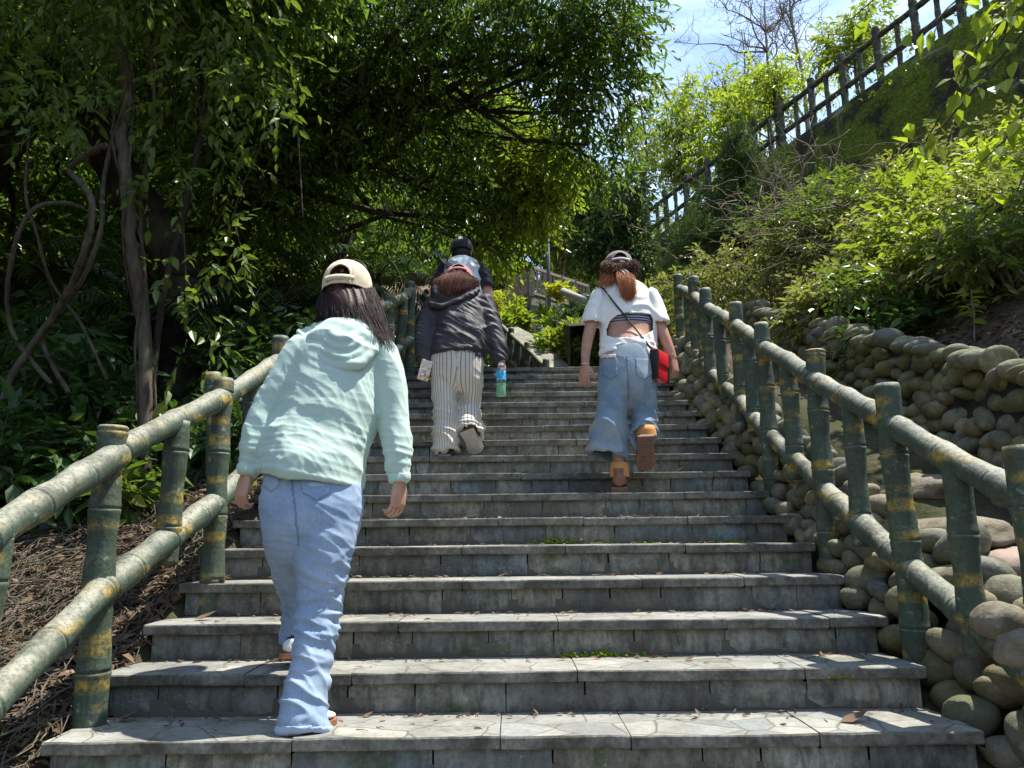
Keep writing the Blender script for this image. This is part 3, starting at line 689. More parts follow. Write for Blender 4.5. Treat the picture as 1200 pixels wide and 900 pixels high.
# dry tangled branches lying over the slope
tb = MB(); rng = np.random.default_rng(77)
for i in range(420):
    c0 = at(rng.normal(985, 65), rng.normal(265, 34), rng.uniform(6.8, 9.)); a = rng.normal(0, .6) + (math.pi if rng.random() < .5 else 0); L = rng.uniform(.2, .9)
    d = np.array([math.cos(a), math.sin(a) * .6, rng.normal() * .3]); b = c0 + d * L
    limb(tb, c0, b, rng.uniform(.004, .009), .002, rng, .12, 7, 4)
tb.build('dead_brush', M['twig'], origin=at(985, 290, 7.6), kind='stuff', label='tangle of dry grey twigs lying over the shrubs below the mossy wall')
tb = MB()
for i in range(34):
    p = at(rng.uniform(880, 1000), rng.uniform(215, 300), rng.uniform(9, 10.5)); limb(tb, p, p + [rng.normal() * .5, 0, rng.uniform(.6, 1.5)], .011, .003, rng, .15, 9, 4)
tb.build('dead_shrub', M['twig'], label='bare grey shrub with thin upright stems in front of the mossy wall', cat='shrub')

# branch with big pale leaves reaching in from the right
def reaching_tree():
    rng = np.random.default_rng(15); base = np.array([5.2, 4.6, zg(5.2, 4.6)]); root = empty('broadleaf_tree', base, 'young tree with large pale green leaves on branches reaching in at the upper right', 'tree')
    tk = MB(); top = base + [.1, .1, 5.0]; T = limb(tk, base, top, .09, .05, rng, .03, 12, 10)
    ends = [(1000, 20, 4.8), (1075, 50, 4.6), (1035, -15, 4.8), (1120, 95, 4.4), (1085, 165, 4.6), (1150, 190, 4.3), (1160, 20, 4.2), (1195, 90, 4.2), (1060, 200, 4.9), (1185, 150, 4.6), (1120, 10, 4.7), (1190, 230, 4.4), (1170, 55, 4.9), (1110, 135, 4.9)]
    lf = MB()
    for px, py, Y in ends:
        e = at(px, py, Y); q = T[rng.integers(5, 12)]; B = limb(tk, q, e, .022, .004, rng, .06, 14, 6, sag=-.03)
        n = 29; ti = rng.uniform(.50, 1.02, n); k = np.clip(ti * 13, 0, 12.999); i0 = k.astype(int); P = B[i0] * (1 - (k - i0))[:, None] + B[i0 + 1] * (k - i0)[:, None] + rng.normal(size=(n, 3)) * .05
        d = unit(e - q); D = d * .5 + rng.normal(size=(n, 3)) * .6 + [0, 0, -.35]
        V, F = leaf_geo(P, D, np.array([-.1, -.35, .9]) + rng.normal(size=(n, 3)) * .35, rng.uniform(.09, .17, n), rng.uniform(.055, .09, n), .22, 1); lf.add(V, *F)
    tk.build('trunk', M['bark'], root); lf.build('leaves', M['leaf_lime'], root, smooth=False)
reaching_tree()

# ------------------------------------------------------------------ trees
def blobs_px(rows, rng=None, jit=0):
    return [[*at(x, y, Y), r] for x, y, Y, r in rows]
# the big overhanging tree: limbs cross the picture from the left, crown hangs over the steps
rows = [(300, 40, 8.5, .9), (370, 60, 8.2, .9), (430, 30, 8, .8), (500, 20, 7.6, .8), (570, 15, 7.8, .7), (640, 20, 7.6, .7), (685, 30, 7.6, .6), (712, 50, 7.6, .45), (712, 105, 7.8, .4), (700, 130, 8, .4), (690, 90, 7.8, .55), (700, 190, 8.4, .35),
        (690, 170, 8.2, .42), (670, 60, 7.8, .5), (600, 45, 8., .45), (520, 80, 8, .6), (455, 100, 8, .7), (400, 140, 8.2, .75), (340, 150, 8.4, .7), (300, 220, 8.2, .6), (355, 230, 8.6, .5), (410, 175, 8.6, .4), (500, 150, 8.6, .6),
        (545, 130, 8.8, .55), (560, 190, 9, .6), (520, 210, 9, .55), (590, 170, 9.2, .5), (615, 215, 9.4, .5), (570, 240, 9.2, .5), (610, 255, 9.6, .42), (560, 275, 9.6, .35), (590, 290, 9.8, .28), (500, 245, 9.4, .35), (640, 230, 9.6, .3), (655, 110, 8.2, .36), (730, 35, 7.7, .3), (715, 10, 7.4, .45),
        (250, 90, 8, .8), (200, 60, 7.8, .8), (450, -40, 7, .9), (350, -40, 7, .9), (560, -50, 6.8, .8), (660, -40, 6.8, .7), (710, -30, 7, .45), (250, -30, 7, .9)]
tree('overhanging_tree', (-4.3, 9.2, zg(-4.3, 9.2) - .1), (-2.3, 8.6, 7.8), .20, blobs_px(rows), 3900, 9, .115, .036, M['leaf_dark'], M['bark_dark'], 'huge dark tree whose drooping leafy limbs hang over the upper steps', seed=3, minor=3, wob=.03, droop=.5, tl=.42, limb_r=.32)
# sapling behind it; lime leaf colour stands in for sunlight along the canopy edge
tree('young_tree', (-3.2, 12.2, zg(-3.2, 12.2)), at(625, 240, 11.5), .07, blobs_px([(622, 180, 9.2, .35), (632, 215, 9.1, .32), (618, 245, 9.3, .3), (610, 160, 9.4, .3), (560, 160, 12, .5), (640, 195, 9., .26), (540, 130, 12, .5), (575, 285, 11.6, .4)]), 1300, 8, .11, .042, M['leaf_lime'], M['bark'], 'slim tree with lime leaves coloured as the sunlit edge of the hanging limbs at the picture centre', seed=9)

# left forest
LF = [ # x, y, height, spread, label
 (-5.2, 6.8, 6.5, 1.9, 'leafy dark tree behind the twisted lianas at the far left'),
 (-4.2, 9.5, 7.5, 2.2, 'dense dark tree deep in the shade left of the steps'),
 (-7.6, 9.5, 8.0, 2.4, 'dark tree at the left edge with sky glinting through its crown'),
 (-6.2, 13., 8.5, 2.6, 'tall tree standing deeper in the forest on the left'),
 (-3.2, 13.5, 7.0, 2.2, 'shaded tree behind the palm, left of the top of the steps'),
 (-10.5, 12, 9, 2.8, 'broad tree at the back of the forest on the far left'),
 (-2.6, 5.4, 5.6, 1.2, 'slender tree with thin hanging leafy twigs above the left railing')]
for i, (x, y, h, s, lab) in enumerate(LF):
    rng = np.random.default_rng(100 + i); z = zg(x, y); bl = []
    nb = 26 if i != 6 else 16
    for k in range(nb):
        a = rng.uniform(0, 6.28); rr_ = s * math.sqrt(rng.random()); zz = z + h * rng.uniform(.30 if i != 6 else .62, 1.0); bl.append([x + math.cos(a) * rr_, y + math.sin(a) * rr_, zz, rng.uniform(.5, .95)])
    tree('forest_tree', (x, y, z - .1), (x + rng.normal() * .4, y + .2, z + h * .85), .17 if i != 6 else .028, bl, 2600 if i != 6 else 1500, 8, .12, .05, M['leaf_dark'], M['bark_dark'], lab, 'trees of the shady forest on the left', seed=200 + i, minor=1, wob=.04, limb_r=.25)
# screen of further trees all round: copies sharing meshes
rng = np.random.default_rng(55)
def far_tree(seed, h, s, lm, L, n, name, label, group, bm_='bark', nb=22, low=.25, tall=1.):
    rng = np.random.default_rng(seed); bl = [[s * math.sqrt(rng.random()) * math.cos(a), s * math.sqrt(rng.random()) * math.sin(a), h * rng.uniform(low, 1.) * tall, rng.uniform(.28, .5) * s] for a in rng.uniform(0, 6.28, nb)]
    return tree(name, (0, 0, -.2), (0, 0, h * .9), h * .022, bl, n, 8, L, L * .42, M[lm], M[bm_], label, group, seed=seed, wob=.03, limb_r=.25)
g1 = 'sunlit trees far up the hill beyond the landing'
fa = far_tree(61, 9, 3.0, 'leaf_bright', .24, 2600, 'hillside_tree', 'x', g1)
fb = far_tree(62, 11, 3.2, 'leaf_mid', .24, 2800, 'hillside_tree', 'x', g1)
spots = [(fa, -3.5, 22, 'bright green tree on the hill between the palm and the black cap'), (fb, -7.5, 25, 'mid green tree on the hill left of the brightest one'), (fa, -.5, 31, 'bright hill tree behind the man in the black cap'), (fb, 3.5, 38, 'tall green tree behind the white building'), (fa, 9, 40, 'sunlit tree far behind the lamp post'),
         (fb, -12, 24, 'green tree behind the dark forest on the left'), (fb, 13.5, 36, 'green tree far behind the upper path railing'), (fa, -2, 33, 'farthest bright tree above the landing'), (fb, -16, 18, 'green tree glimpsed through the far left forest'), (fa, -12, 16, 'sunlit tree glimpsed through the left forest')]
used = set()
for src, x, y, lab in spots:
    z = zg(x, y) - .2
    if src.name in used: clone(src, (x, y, z), x * 1.7, lab, 1 + .1 * math.sin(x))
    else: src.location = (x, y, z); src['label'] = lab; used.add(src.name)
g2 = 'dark trees closing the forest behind the lianas'
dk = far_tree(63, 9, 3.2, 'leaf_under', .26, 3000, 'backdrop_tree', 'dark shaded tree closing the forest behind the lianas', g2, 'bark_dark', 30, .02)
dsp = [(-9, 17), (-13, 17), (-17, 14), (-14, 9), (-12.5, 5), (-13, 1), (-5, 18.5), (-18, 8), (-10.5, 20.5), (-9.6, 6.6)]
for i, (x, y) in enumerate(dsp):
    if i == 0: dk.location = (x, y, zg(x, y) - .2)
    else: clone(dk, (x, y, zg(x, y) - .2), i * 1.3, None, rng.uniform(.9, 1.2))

# trees around the upper path
def light_tree(px, py0, py1, Y, label, lm, seed, w=.9, n=900, L=.16, bm_='bark', nb=14, name='slim_tree', group=None, r0=.06):
    rng = np.random.default_rng(seed); b = at(px, py0, Y); tp = at(px + rng.normal() * 10, py1, Y); z = zg(b[0], b[1]); z = min(z, b[2])
    h = tp[2] - b[2]; bl = [[b[0] + rng.normal() * w * .6, b[1] + rng.normal() * w * .5, b[2] + h * rng.uniform(.25, 1.), rng.uniform(.3, .6) * w] for _ in range(nb)]
    return tree(name, (b[0], b[1], z - .1), (tp[0], tp[1], tp[2] - .1), r0, bl, n, 7, L, L * .42, M[lm], M[bm_], label, group, seed=seed, wob=.03, minor=1)
light_tree(800, 245, 115, 21, 'small light green tree growing through the far end of the upper railing', 'leaf_bright', 71, 1.3, 560, .17)
light_tree(860, 180, 90, 18, 'loose lime green tree in front of the bare tree', 'leaf_lime', 72, 1.1, 430, .15)
light_tree(760, 250, 110, 24, 'thin tree with reddish dry twigs and few leaves, left of the upper railing', 'leaf_olive', 73, 1.0, 330, .16)
light_tree(905, 150, 85, 16, 'airy lime tree leaning over the middle of the upper railing', 'leaf_lime', 74, .7, 260, .13)
light_tree(1010, 90, 30, 17, 'bushy light tree behind the near end of the upper railing', 'leaf_bright', 75, .9, 380, .15)
light_tree(706, 330, 195, 15, 'drooping dark green tree left of the woman in the white tee', 'leaf_conifer', 76, .5, 600, .15, 'bark_dark')
light_tree(722, 320, 225, 14, 'slender dark tree directly above the grey cap', 'leaf_conifer', 77, .6, 520, .14, 'bark_dark')
light_tree(668, 310, 235, 31, 'pale willow like tree beside the lamp post', 'leaf_olive', 78, 1.8, 1500, .22, 'bark_pale')
# conifers
def conifer(px, py0, py1, Y, w, label, seed, n=1800):
    rng = np.random.default_rng(seed); b = at(px, py0, Y); tp = at(px, py1, Y); h = tp[2] - b[2]; z = min(zg(b[0], b[1]), b[2]) - .1
    bl = []
    for k in range(34):
        f = rng.random() ** 1.1; bl.append([b[0] + rng.normal() * w * .5 * (1.05 - f), b[1] + rng.normal() * w * .45 * (1.05 - f), b[2] + h * f, w * (.42 - .28 * f)])
    root = empty('conifer', (b[0], b[1], z), label, 'tree'); tk = MB(); limb(tk, (b[0], b[1], z), tp, .07, .02, rng, .02, 8, 8)
    lf = foliage(bl, n, 10, .085, .022, rng, .25, -.6, 0, None, None, up=.2); tk.build('trunk', M['bark_dark'], root); lf.build('crown', M['leaf_conifer'], root, smooth=False)
conifer(872, 290, 165, 13, .9, 'dark upright conifer in front of the mossy wall', 81, 3200)
conifer(826, 300, 252, 15, .5, 'smaller dark conifer at the far foot of the mossy wall', 82, 1800)
conifer(905, 290, 205, 12.5, .7, 'short dark conifer right of the tall one', 83, 1800)
# bare trees against the sky
def bare(px, py0, py1, Y, label, seed, spread=.9):
    rng = np.random.default_rng(seed); b = at(px, py0, Y); tp = at(px + rng.normal() * 8, py1, Y); root = empty('bare_tree', (b[0], b[1], min(b[2], zg(b[0], b[1]))), label, 'tree', 'leafless trees against the sky'); tk = MB(); lf = []
    T = limb(tk, (b[0], b[1], min(b[2], zg(b[0], b[1]))), tp, .11, .02, rng, .02, 16, 8); H = tp[2] - b[2]
    for i in range(16):
        q = T[rng.integers(7, 15)]; e = q + np.array([rng.normal() * .5, rng.normal() * .3, rng.uniform(.25, .7)]) * H * .42 * spread; B = limb(tk, q, e, .035, .008, rng, .08, 9, 5)
        for j in range(9):
            q2 = B[rng.integers(3, 9)]; e2 = q2 + rng.normal(size=3) * H * .09 * spread + [0, 0, H * .07]; B2 = limb(tk, q2, e2, .013, .004, rng, .1, 6, 4)
            for k_ in range(5): q3 = B2[rng.integers(2, 6)]; limb(tk, q3, q3 + rng.normal(size=3) * H * .045 + [0, 0, H * .02], .006, .003, rng, .1, 4, 3)
    tk.build('branches', M['bark_pale'], root)
bare(895, 150, -5, 22, 'tall bare pale tree with fine twigs against the sky', 91, 1.2)
bare(945, 130, -30, 21, 'bare pale tree right of the tallest one', 92, 1.2)
bare(860, 160, 35, 25, 'smaller bare tree left of the tallest one', 93)
bare(795, 220, 110, 23, 'thin leafless tree behind the far end of the upper railing', 94)

# ------------------------------------------------------------------ left undergrowth
def frond(mb, st, base, az, L, arch, rng, nl=26, ll=.32, lw=.028, el=.9):
    d = np.array([math.cos(az), math.sin(az), 0]); t_ = np.linspace(0, 1, 14)[:, None]
    P = base + d * L * t_ * .9 + np.array([0, 0, 1.]) * (L * el * t_ - arch * L * t_ ** 2)
    st.tube(P, np.linspace(.012, .003, 14), 5)
    k = np.linspace(.12, 1, nl) * 12.999; i0 = np.minimum(k.astype(int), 12); Q = P[i0] + (P[i0 + 1] - P[i0]) * (k - i0)[:, None]; T = unit(P[i0 + 1] - P[i0])
    S = unit(np.cross(T, [0, 0, 1.])); 
    for sg in (-1, 1):
        D = T * .45 + S * sg * .9 + np.array([0, 0, -.25]) + rng.normal(size=(nl, 3)) * .06; lf = ll * np.sin(np.linspace(.35, 2.9, nl)) ** .6
        V, F = leaf_geo(Q, D, np.tile([0, 0, 1.], (nl, 1)), lf, np.full(nl, lw), .25, 1); mb.add(V, *F)
def palm(x, y, z, L, n, label, seed, az=None, trunk=0., lm='leaf_palm', group='palms in the shade on the left', ll=.32):
    rng = np.random.default_rng(seed); root = empty('palm', (x, y, z), label, 'palm', group)
    if trunk: q = MB(); limb(q, (x, y, z), (x, y, z + trunk), .10, .08, rng, .02, 8, 10); q.build('trunk', M['bark_dark'], root)
    for i in range(n):
        f = MB(); s = MB(); a = (az[i % len(az)] + rng.normal() * .15) if az else i * 2.4 + rng.normal() * .2
        frond(f, s, np.array([x, y, z + trunk]), a, L * rng.uniform(.8, 1.15), rng.uniform(.8, 1.3), rng, ll=ll, el=rng.uniform(.6, 1.1), nl=34)
        fo = f.build('frond', M[lm], root, smooth=False); s.build('rachis', M['twig_dark'], fo)
for i, (px, py, Y, L, n, tr, lab) in enumerate([
    (60, 470, 5.5, 1.2, 9, .0, 'low dark palm below the lianas at the far left'), (250, 420, 6.0, 1.1, 9, .0, 'low palm in deep shade left of the mint hoodie'),
    (320, 370, 7.6, 1.3, 10, .3, 'arching palm behind the left railing beside the beige cap'), (368, 350, 9.0, 1.2, 9, .4, 'palm with glinting fronds right behind the beige cap'),
    (170, 380, 7.0, 1.3, 9, .3, 'palm behind the slender vine covered trunk'), (440, 330, 11.5, 1.5, 12, 1.2, 'palm with long combed fronds left of the black cap, against the sunny trees'), (15, 330, 7.5, 1.4, 9, .4, 'palm at the left edge of the picture')]):
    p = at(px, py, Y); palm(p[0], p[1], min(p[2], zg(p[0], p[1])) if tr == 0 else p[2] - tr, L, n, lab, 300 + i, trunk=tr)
UN = [(-2.7, 5.0, .4, .4), (-3.1, 4.9, .6, .6), (-3.9, 4.0, .5, .6), (-3.9, 4.6, .8, .8), (-2.1, 5.2, .5, .5), (-3.2, 5.6, .8, .8), (-4.6, 3.6, .8, .8), (-2.2, 6.6, .8, .7), (-3.8, 6.4, 1., .9), (-5.4, 5.0, 1.1, 1.), (-1.9, 7.8, .9, .6), (-2.8, 7.8, 1.2, .9), (-6.3, 7, 1.4, 1.2), (-4.8, 8, 1.5, 1.2), (-1.9, 9.4, 1.2, .7), (-2.3, 4.6, .2, .2)]
ul_ = ['broad leaved undergrowth beside the second left post', 'dark leafy undergrowth behind the left railing', 'shaded bush low at the left above the litter', 'dark bush left of the slender trunk', 'dark plant close to the railing behind the hoodie', 'bush behind the slender trunk', 'dark bush at the left edge', 'leafy plant behind the left railing level with the hoodie', 'dark bush under the lianas', 'large dark bush at the far left', 'bush against the upper left railing', 'bush in front of the glinting palm', 'large shaded bush deep left', 'shaded bush behind the lianas', 'bush at the top end of the left railing', 'small fresh green plant at the base of the left railing']
for i, (x, y, h, w) in enumerate(UN):
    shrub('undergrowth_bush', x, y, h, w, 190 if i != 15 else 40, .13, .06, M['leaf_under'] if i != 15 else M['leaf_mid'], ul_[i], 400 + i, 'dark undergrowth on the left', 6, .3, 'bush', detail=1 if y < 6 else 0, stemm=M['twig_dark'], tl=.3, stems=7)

# slender trunk with creepers, leaning trunk and lianas
rng = np.random.default_rng(500)
Y = 5.0; path = [(178, 500), (172, 440), (165, 380), (160, 320), (152, 260), (147, 200), (142, 150), (150, 90), (138, 40), (132, -20), (128, -120), (140, -260)]
P = np.array([at(x, y, Y + .12 * math.sin(i)) for i, (x, y) in enumerate(path)]); P[0, 2] = min(P[0, 2], zg(*P[0, :2])) - .05
root = empty('slender_tree', P[0], 'slender mossy trunk wrapped in creepers, standing left of the steps', 'tree'); q = MB()
tt = np.linspace(0, len(P) - 1, 60); PP = np.stack([np.interp(tt, range(len(P)), P[:, k]) for k in range(3)], -1); q.tube(PP + rng.normal(size=PP.shape) * .006, .047 * (1 - .3 * tt / 11) * (1 + .10 * rng.normal(size=60) * .6), 12); q.build('trunk', M['bark'], root)
for k in range(2):
    c_ = MB(); th = tt * (1.1 + .3 * k) + k * 2; c_.tube(PP[:44] + np.stack([np.cos(th), np.sin(th), 0 * th], -1)[:44] * .062, .008, 6); c_.build('creeper', M['twig_dark'], root)
bl = [[*at(x, y, 5 + rng.normal() * .4), r_] for x, y, r_ in [(130, -60, .6), (210, -40, .6), (60, -40, .6), (120, 30, .35), (200, 40, .4), (60, 60, .35), (230, 120, .28), (40, 120, .3), (190, 200, .22), (250, 190, .25), (300, 100, .3), (280, 60, .35), (20, 30, .4), (215, 320, .2), (270, 300, .22), (235, 380, .18), (110, 120, .25)]]
foliage(bl, 520, 8, .085, .036, rng, .34, .5, 1, None, None, up=.7).build('leaves', M['leaf_mid'], root, smooth=False)
q = MB(); a = at(215, 330, 7.6); b = at(60, 40, 7.6); limb(q, (a[0], a[1], a[2] - 1.8), a, .22, .2, rng, .02, 8, 12); limb(q, a, b, .21, .24, rng, .02, 10, 12); limb(q, b, at(-40, -160, 7.6), .22, .15, rng, .02, 8, 10)
q.build('leaning_trunk', M['bark_dark'], label='thick dark trunk leaning to the left behind the slender one', cat='tree')
VN = [([(2, 470), (20, 430), (75, 350), (100, 290), (108, 240), (95, 215), (82, 200), (95, 185), (125, 170)], 4.6, .028, 'thick pale liana rising in an S curve at the far left'),
      ([(80, 460), (55, 415), (52, 385), (95, 330), (118, 270), (120, 225), (128, 180), (150, 110)], 4.8, .022, 'liana crossing in front of the S shaped one'),
      ([(60, 450), (20, 400), (8, 355), (18, 285), (40, 245), (75, 238), (100, 245)], 4.7, .020, 'looping liana arching at the left edge'),
      ([(125, 445), (95, 380), (60, 330), (42, 270), (30, 225), (35, 150)], 4.9, .014, 'thin straight liana slanting behind the loops'),
      ([(180, 465), (172, 350), (165, 240), (180, 130), (175, 20), (190, -60)], 5.3, .02, 'thin creeper stem just right of the slender trunk'),
      ([(220, 380), (214, 250), (205, 120), (200, 20), (210, -60)], 5.6, .009, 'hanging thin vine right of the slender trunk'), ([(355, 255), (350, 170), (345, 80), (360, -30)], 6.0, .008, 'hanging thin vine above the hoodie'),
      ([(300, 330), (275, 250), (310, 150), (300, 60), (330, -20)], 6.2, .009, 'slack hanging vine between trunk and hoodie')]
for pts, Y, r_, lab in VN:
    P = np.array([at(x, y, Y + .15 * math.sin(i * 1.3)) for i, (x, y) in enumerate(pts)]); n = len(P); tt = np.linspace(0, n - 1, n * 8)
    def cr_(P, t):
        i = np.clip(t.astype(int), 0, n - 2); f = (t - i)[:, None]; p0 = P[np.maximum(i - 1, 0)]; p1 = P[i]; p2 = P[i + 1]; p3 = P[np.minimum(i + 2, n - 1)]
        return .5 * (2 * p1 + (p2 - p0) * f + (2 * p0 - 5 * p1 + 4 * p2 - p3) * f ** 2 + (3 * p1 - p0 - 3 * p2 + p3) * f ** 3)
    r_ *= .75; C = cr_(P, tt) + rng.normal(size=(len(tt), 3)) * r_ * .08
    MB().tube(C, r_ * (1 + .1 * rng.normal(size=len(tt)) * .7), 8).build('liana', M['vine'], label=lab, cat='vine', group='lianas on the left')

# litter: dry twigs and dead leaves beside the left railing
tb = MB(); lb = MB(); rng = np.random.default_rng(600)
for i in range(3000):
    y = rng.uniform(1.5, 6.8); x = -1.47 - abs(rng.normal()) * (.42 + .2 * (y - 1.5)); L = rng.uniform(.08, .55); a = rng.uniform(0, 6.28)
    z = zg(x, y) + rng.uniform(0, .07); b = np.array([x + math.cos(a) * L, y + math.sin(a) * L, 0]); b[0] = min(b[0], -1.44); b[2] = zg(b[0], b[1]) + rng.uniform(0, .10)
    limb(tb, (x, y, z), b, rng.uniform(.002, .007), .0015, rng, .12, 6, 4)
tb.build('twig_litter', M['litter'], origin=(-2, 3, 0), kind='stuff', label='tangled dry twigs covering the ground below the left railing')
n = 9000; y = rng.uniform(1.4, 7.5, n); x = -1.46 - np.abs(rng.normal(size=n)) * (.5 + .2 * (y - 1.4)); z = gz(x, y) + rng.uniform(0, .05, n); a = rng.uniform(0, 6.28, n)
V, F = leaf_geo(np.stack([x, y, z], -1), np.stack([np.cos(a), np.sin(a), rng.normal(size=n) * .3], -1), np.array([0, 0, 1.]) + rng.normal(size=(n, 3)) * .5, rng.uniform(.04, .11, n), rng.uniform(.02, .045, n), .3, 1); lb.add(V, *F)
n = 2600; y = rng.uniform(2.4, 7.5, n); x = wall_x(y) + .18 + np.abs(rng.normal(size=n)) * .5; z = gz(x, y) + .01; a = rng.uniform(0, 6.28, n)
V, F = leaf_geo(np.stack([x, y, z], -1), np.stack([np.cos(a), np.sin(a), rng.normal(size=n) * .3], -1), np.array([0, 0, 1.]) + rng.normal(size=(n, 3)) * .5, rng.uniform(.03, .08, n), rng.uniform(.015, .035, n), .3, 1); lb.add(V, *F)
lb.build('leaf_litter', M['leaf_brown'], origin=(0, 3, 0), kind='stuff', label='dead brown leaves scattered over the soil on both sides of the steps', smooth=False)
FL = [(258, 722, 4, .085, 'dry brown leaf beside the foot of the second left post'), (150, 834, 1, .07, 'dry leaf lying against the foot of the first left post'), (1003, 848, 1, .10, 'curled tan leaf on the right part of the lowest tread'), (432, 842, 1, .04, 'small dry leaf right of the sandal on the lowest tread'), (590, 677, 4, .06, 'dry leaf in the middle of a tread'), (692, 497, 11, .05, 'yellow leaf near the right woman'), (240, 727, 3, .09, 'dark curled leaf at the left end of a tread'), (810, 775, 2, .05, 'yellowish leaf on the second tread'), (795, 549, 8, .085, 'pale crumpled leaf right of the raised boot'), (590, 466, 14, .06, 'yellow leaf below the green bottle')]
for i, (px, py, k, L, lab) in enumerate(FL):
    p = at(px, py, 1.); d = p - [0, 0, CAMH]; zt = (k - 1) * RISE
    yy = Y1 + (k - 1) * RUN + .10
    if k < 5: tt_ = (zt - CAMH) / d[2]; yy = min(max((d * tt_)[1], Y1 + (k - 1) * RUN + .03), Y1 + k * RUN - .04)
    q = at(px, py, yy); rr_ = np.random.default_rng(i); V, F = leaf_geo(np.array([[q[0] - L / 2, yy, zt + .006]]), np.array([[1., rr_.normal() * .4, .15]]), np.array([[0, -.2, 1.]]), np.array([L]), np.array([L * .5]), -.2, 1)
    V2 = V + [0, 0, .0]; MB().add(V2, *F).build('fallen_leaf', M['leaf_brown'], label=lab, cat='leaf', group='dry leaves lying on the steps')
# crumbs of leaf, bark and grit caught against the risers
rng = np.random.default_rng(808); db = MB()
n = 1700; k = rng.integers(1, 17, n); x = rng.uniform(-1.38, 1.38, n); yy = Y1 + k * RUN - .012 - np.abs(rng.normal(size=n)) ** 2 * .035; a = rng.uniform(0, 6.28, n)
V, F = leaf_geo(np.stack([x, yy, (k - 1) * RISE + .004 + 0 * x], -1), np.stack([np.cos(a), np.sin(a) * .4, rng.uniform(0, .4, n)], -1), np.array([0, 0, 1.]) + rng.normal(size=(n, 3)) * .4, rng.uniform(.008, .042, n), rng.uniform(.005, .018, n), .2, 1); db.add(V, *F)
for i in range(120):
    kk = rng.integers(1, 15); xx = rng.uniform(-1.35, 1.35); y_ = Y1 + kk * RUN - rng.uniform(.02, .22); a_ = rng.uniform(0, 6.28); L = rng.uniform(.02, .09); z_ = (kk - 1) * RISE + .005
    y2 = min(y_ + math.sin(a_) * L * .5, Y1 + kk * RUN - .01); limb(db, (xx, y_, z_), (xx + math.cos(a_) * L, y2, z_ + .002), .0016, .001, rng, .1, 4, 4)
db.build('debris', M['leaf_brown'], origin=(0, 4, 0), kind='stuff', label='crumbs of dry leaf and twig gathered along the treads', smooth=False)
# ------------------------------------------------------------------ beyond the landing
conc = mat('old concrete', (.3, .29, .26), .9, spec=.2); t = NT(conc); n1 = t.noise(t.coord('World'), 3, 7, .7); n2 = t.noise(t.coord('World'), 25, 5, .7)
c = t.mix(t.ramp(n1, (.4, 0.), (.65, 1.)), (.16, .155, .12), (.38, .36, .30)); c = t.mix(t.ramp(n2, (.4, .6), (.6, 0.)), c, (.09, .09, .065)); t.col(c); t.nor(t.bump(n2, .4, .01))
stk = mat('dark rubble wall', (.1, .1, .08), .95); t = NT(stk); vo = t.n('TexVoronoi', feature='DISTANCE_TO_EDGE', i_Scale=5.5); t.l(t.coord('World'), vo.inputs['Vector']); vc = t.n('TexVoronoi', i_Scale=5.5); t.l(t.coord('World'), vc.inputs['Vector']); g_ = t.n('SeparateColor'); t.l(vc.outputs['Color'], g_.inputs[0])
e_ = t.ramp(vo.outputs['Distance'], (.02, 0.), (.12, 1.)); t.col(t.mix(e_, (.02, .02, .015), t.ramp(g_.outputs[0], (0., (.07, .07, .05)), (1., (.17, .16, .12))))); t.nor(t.bump(e_, 1., .06))
def slab(mb, pts, w, h):       # sloping coping along points, width in x
    g = []
    for p in pts: g.append([p + [-w / 2, 0, -h], p + [-w / 2, 0, 0], p + [w / 2, 0, 0], p + [w / 2, 0, -h], p + [-w / 2, 0, -h]])
    return mb.grid(np.array(g), flip=True)
# second flight, climbing to the left behind the landing
p0 = at(648, 434, 9.2); p1 = at(600, 390, 11.6); p2 = at(578, 378, 13.)
pts_ = [p0 + (p1 - p0) * k / 8 for k in range(9)] + [p1 + (p2 - p1) * k / 4 for k in range(1, 5)]
slab(MB(), [p + [.10, 0, 0] for p in pts_], .34, .9).build('sloping_coping', conc, label='pale sloping concrete coping beside the small railing beyond the landing', cat='wall', smooth=False)
root = empty('small_railing', p0, 'small dark green railing running up to the left beyond the landing', 'railing'); rg_ = np.random.default_rng(2)
pr = [at(640, 430, 9.3), at(618, 410, 10.), at(599, 392, 10.9), at(585, 380, 11.8), at(574, 372, 12.6)]
for i in range(len(pr) - 1):
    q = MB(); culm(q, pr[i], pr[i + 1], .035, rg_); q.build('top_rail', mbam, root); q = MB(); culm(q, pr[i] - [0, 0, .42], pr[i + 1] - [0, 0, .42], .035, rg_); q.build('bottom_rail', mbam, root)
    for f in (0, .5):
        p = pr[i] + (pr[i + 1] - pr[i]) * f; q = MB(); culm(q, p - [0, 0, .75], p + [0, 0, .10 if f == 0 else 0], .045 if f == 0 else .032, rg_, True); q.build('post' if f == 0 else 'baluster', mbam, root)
fs = MB()
for k in range(12):
    a = pr[0] + (pr[-1] - pr[0]) * k / 12 - [.5, 0, .78]; fs.box(a + [0, .15, -.3], (1.1, .34, .6))
fs.build('upper_steps', mt, origin=(0, 9, 0), kind='structure', smooth=False)
g = []
for k in range(12):
    f = k / 11; a = at(662, 432, 9.25) * (1 - f) + at(640, 398, 13.5) * f; top = at(668, 424, 9.4) * (1 - f) + at(618, 382, 13.5) * f
    g.append([[a[0] + .05, a[1], a[2] - .4], [a[0] + .08, a[1], top[2] + .12 + .3 * (1 - f)], [a[0] + .5, a[1], top[2] + .16 + .3 * (1 - f)], [a[0] + .5, a[1], a[2] - .4]])
MB().grid(np.array(g, float)).build('rubble_wall', stk, label='dark rubble stone wall to the right of the small railing', cat='wall')
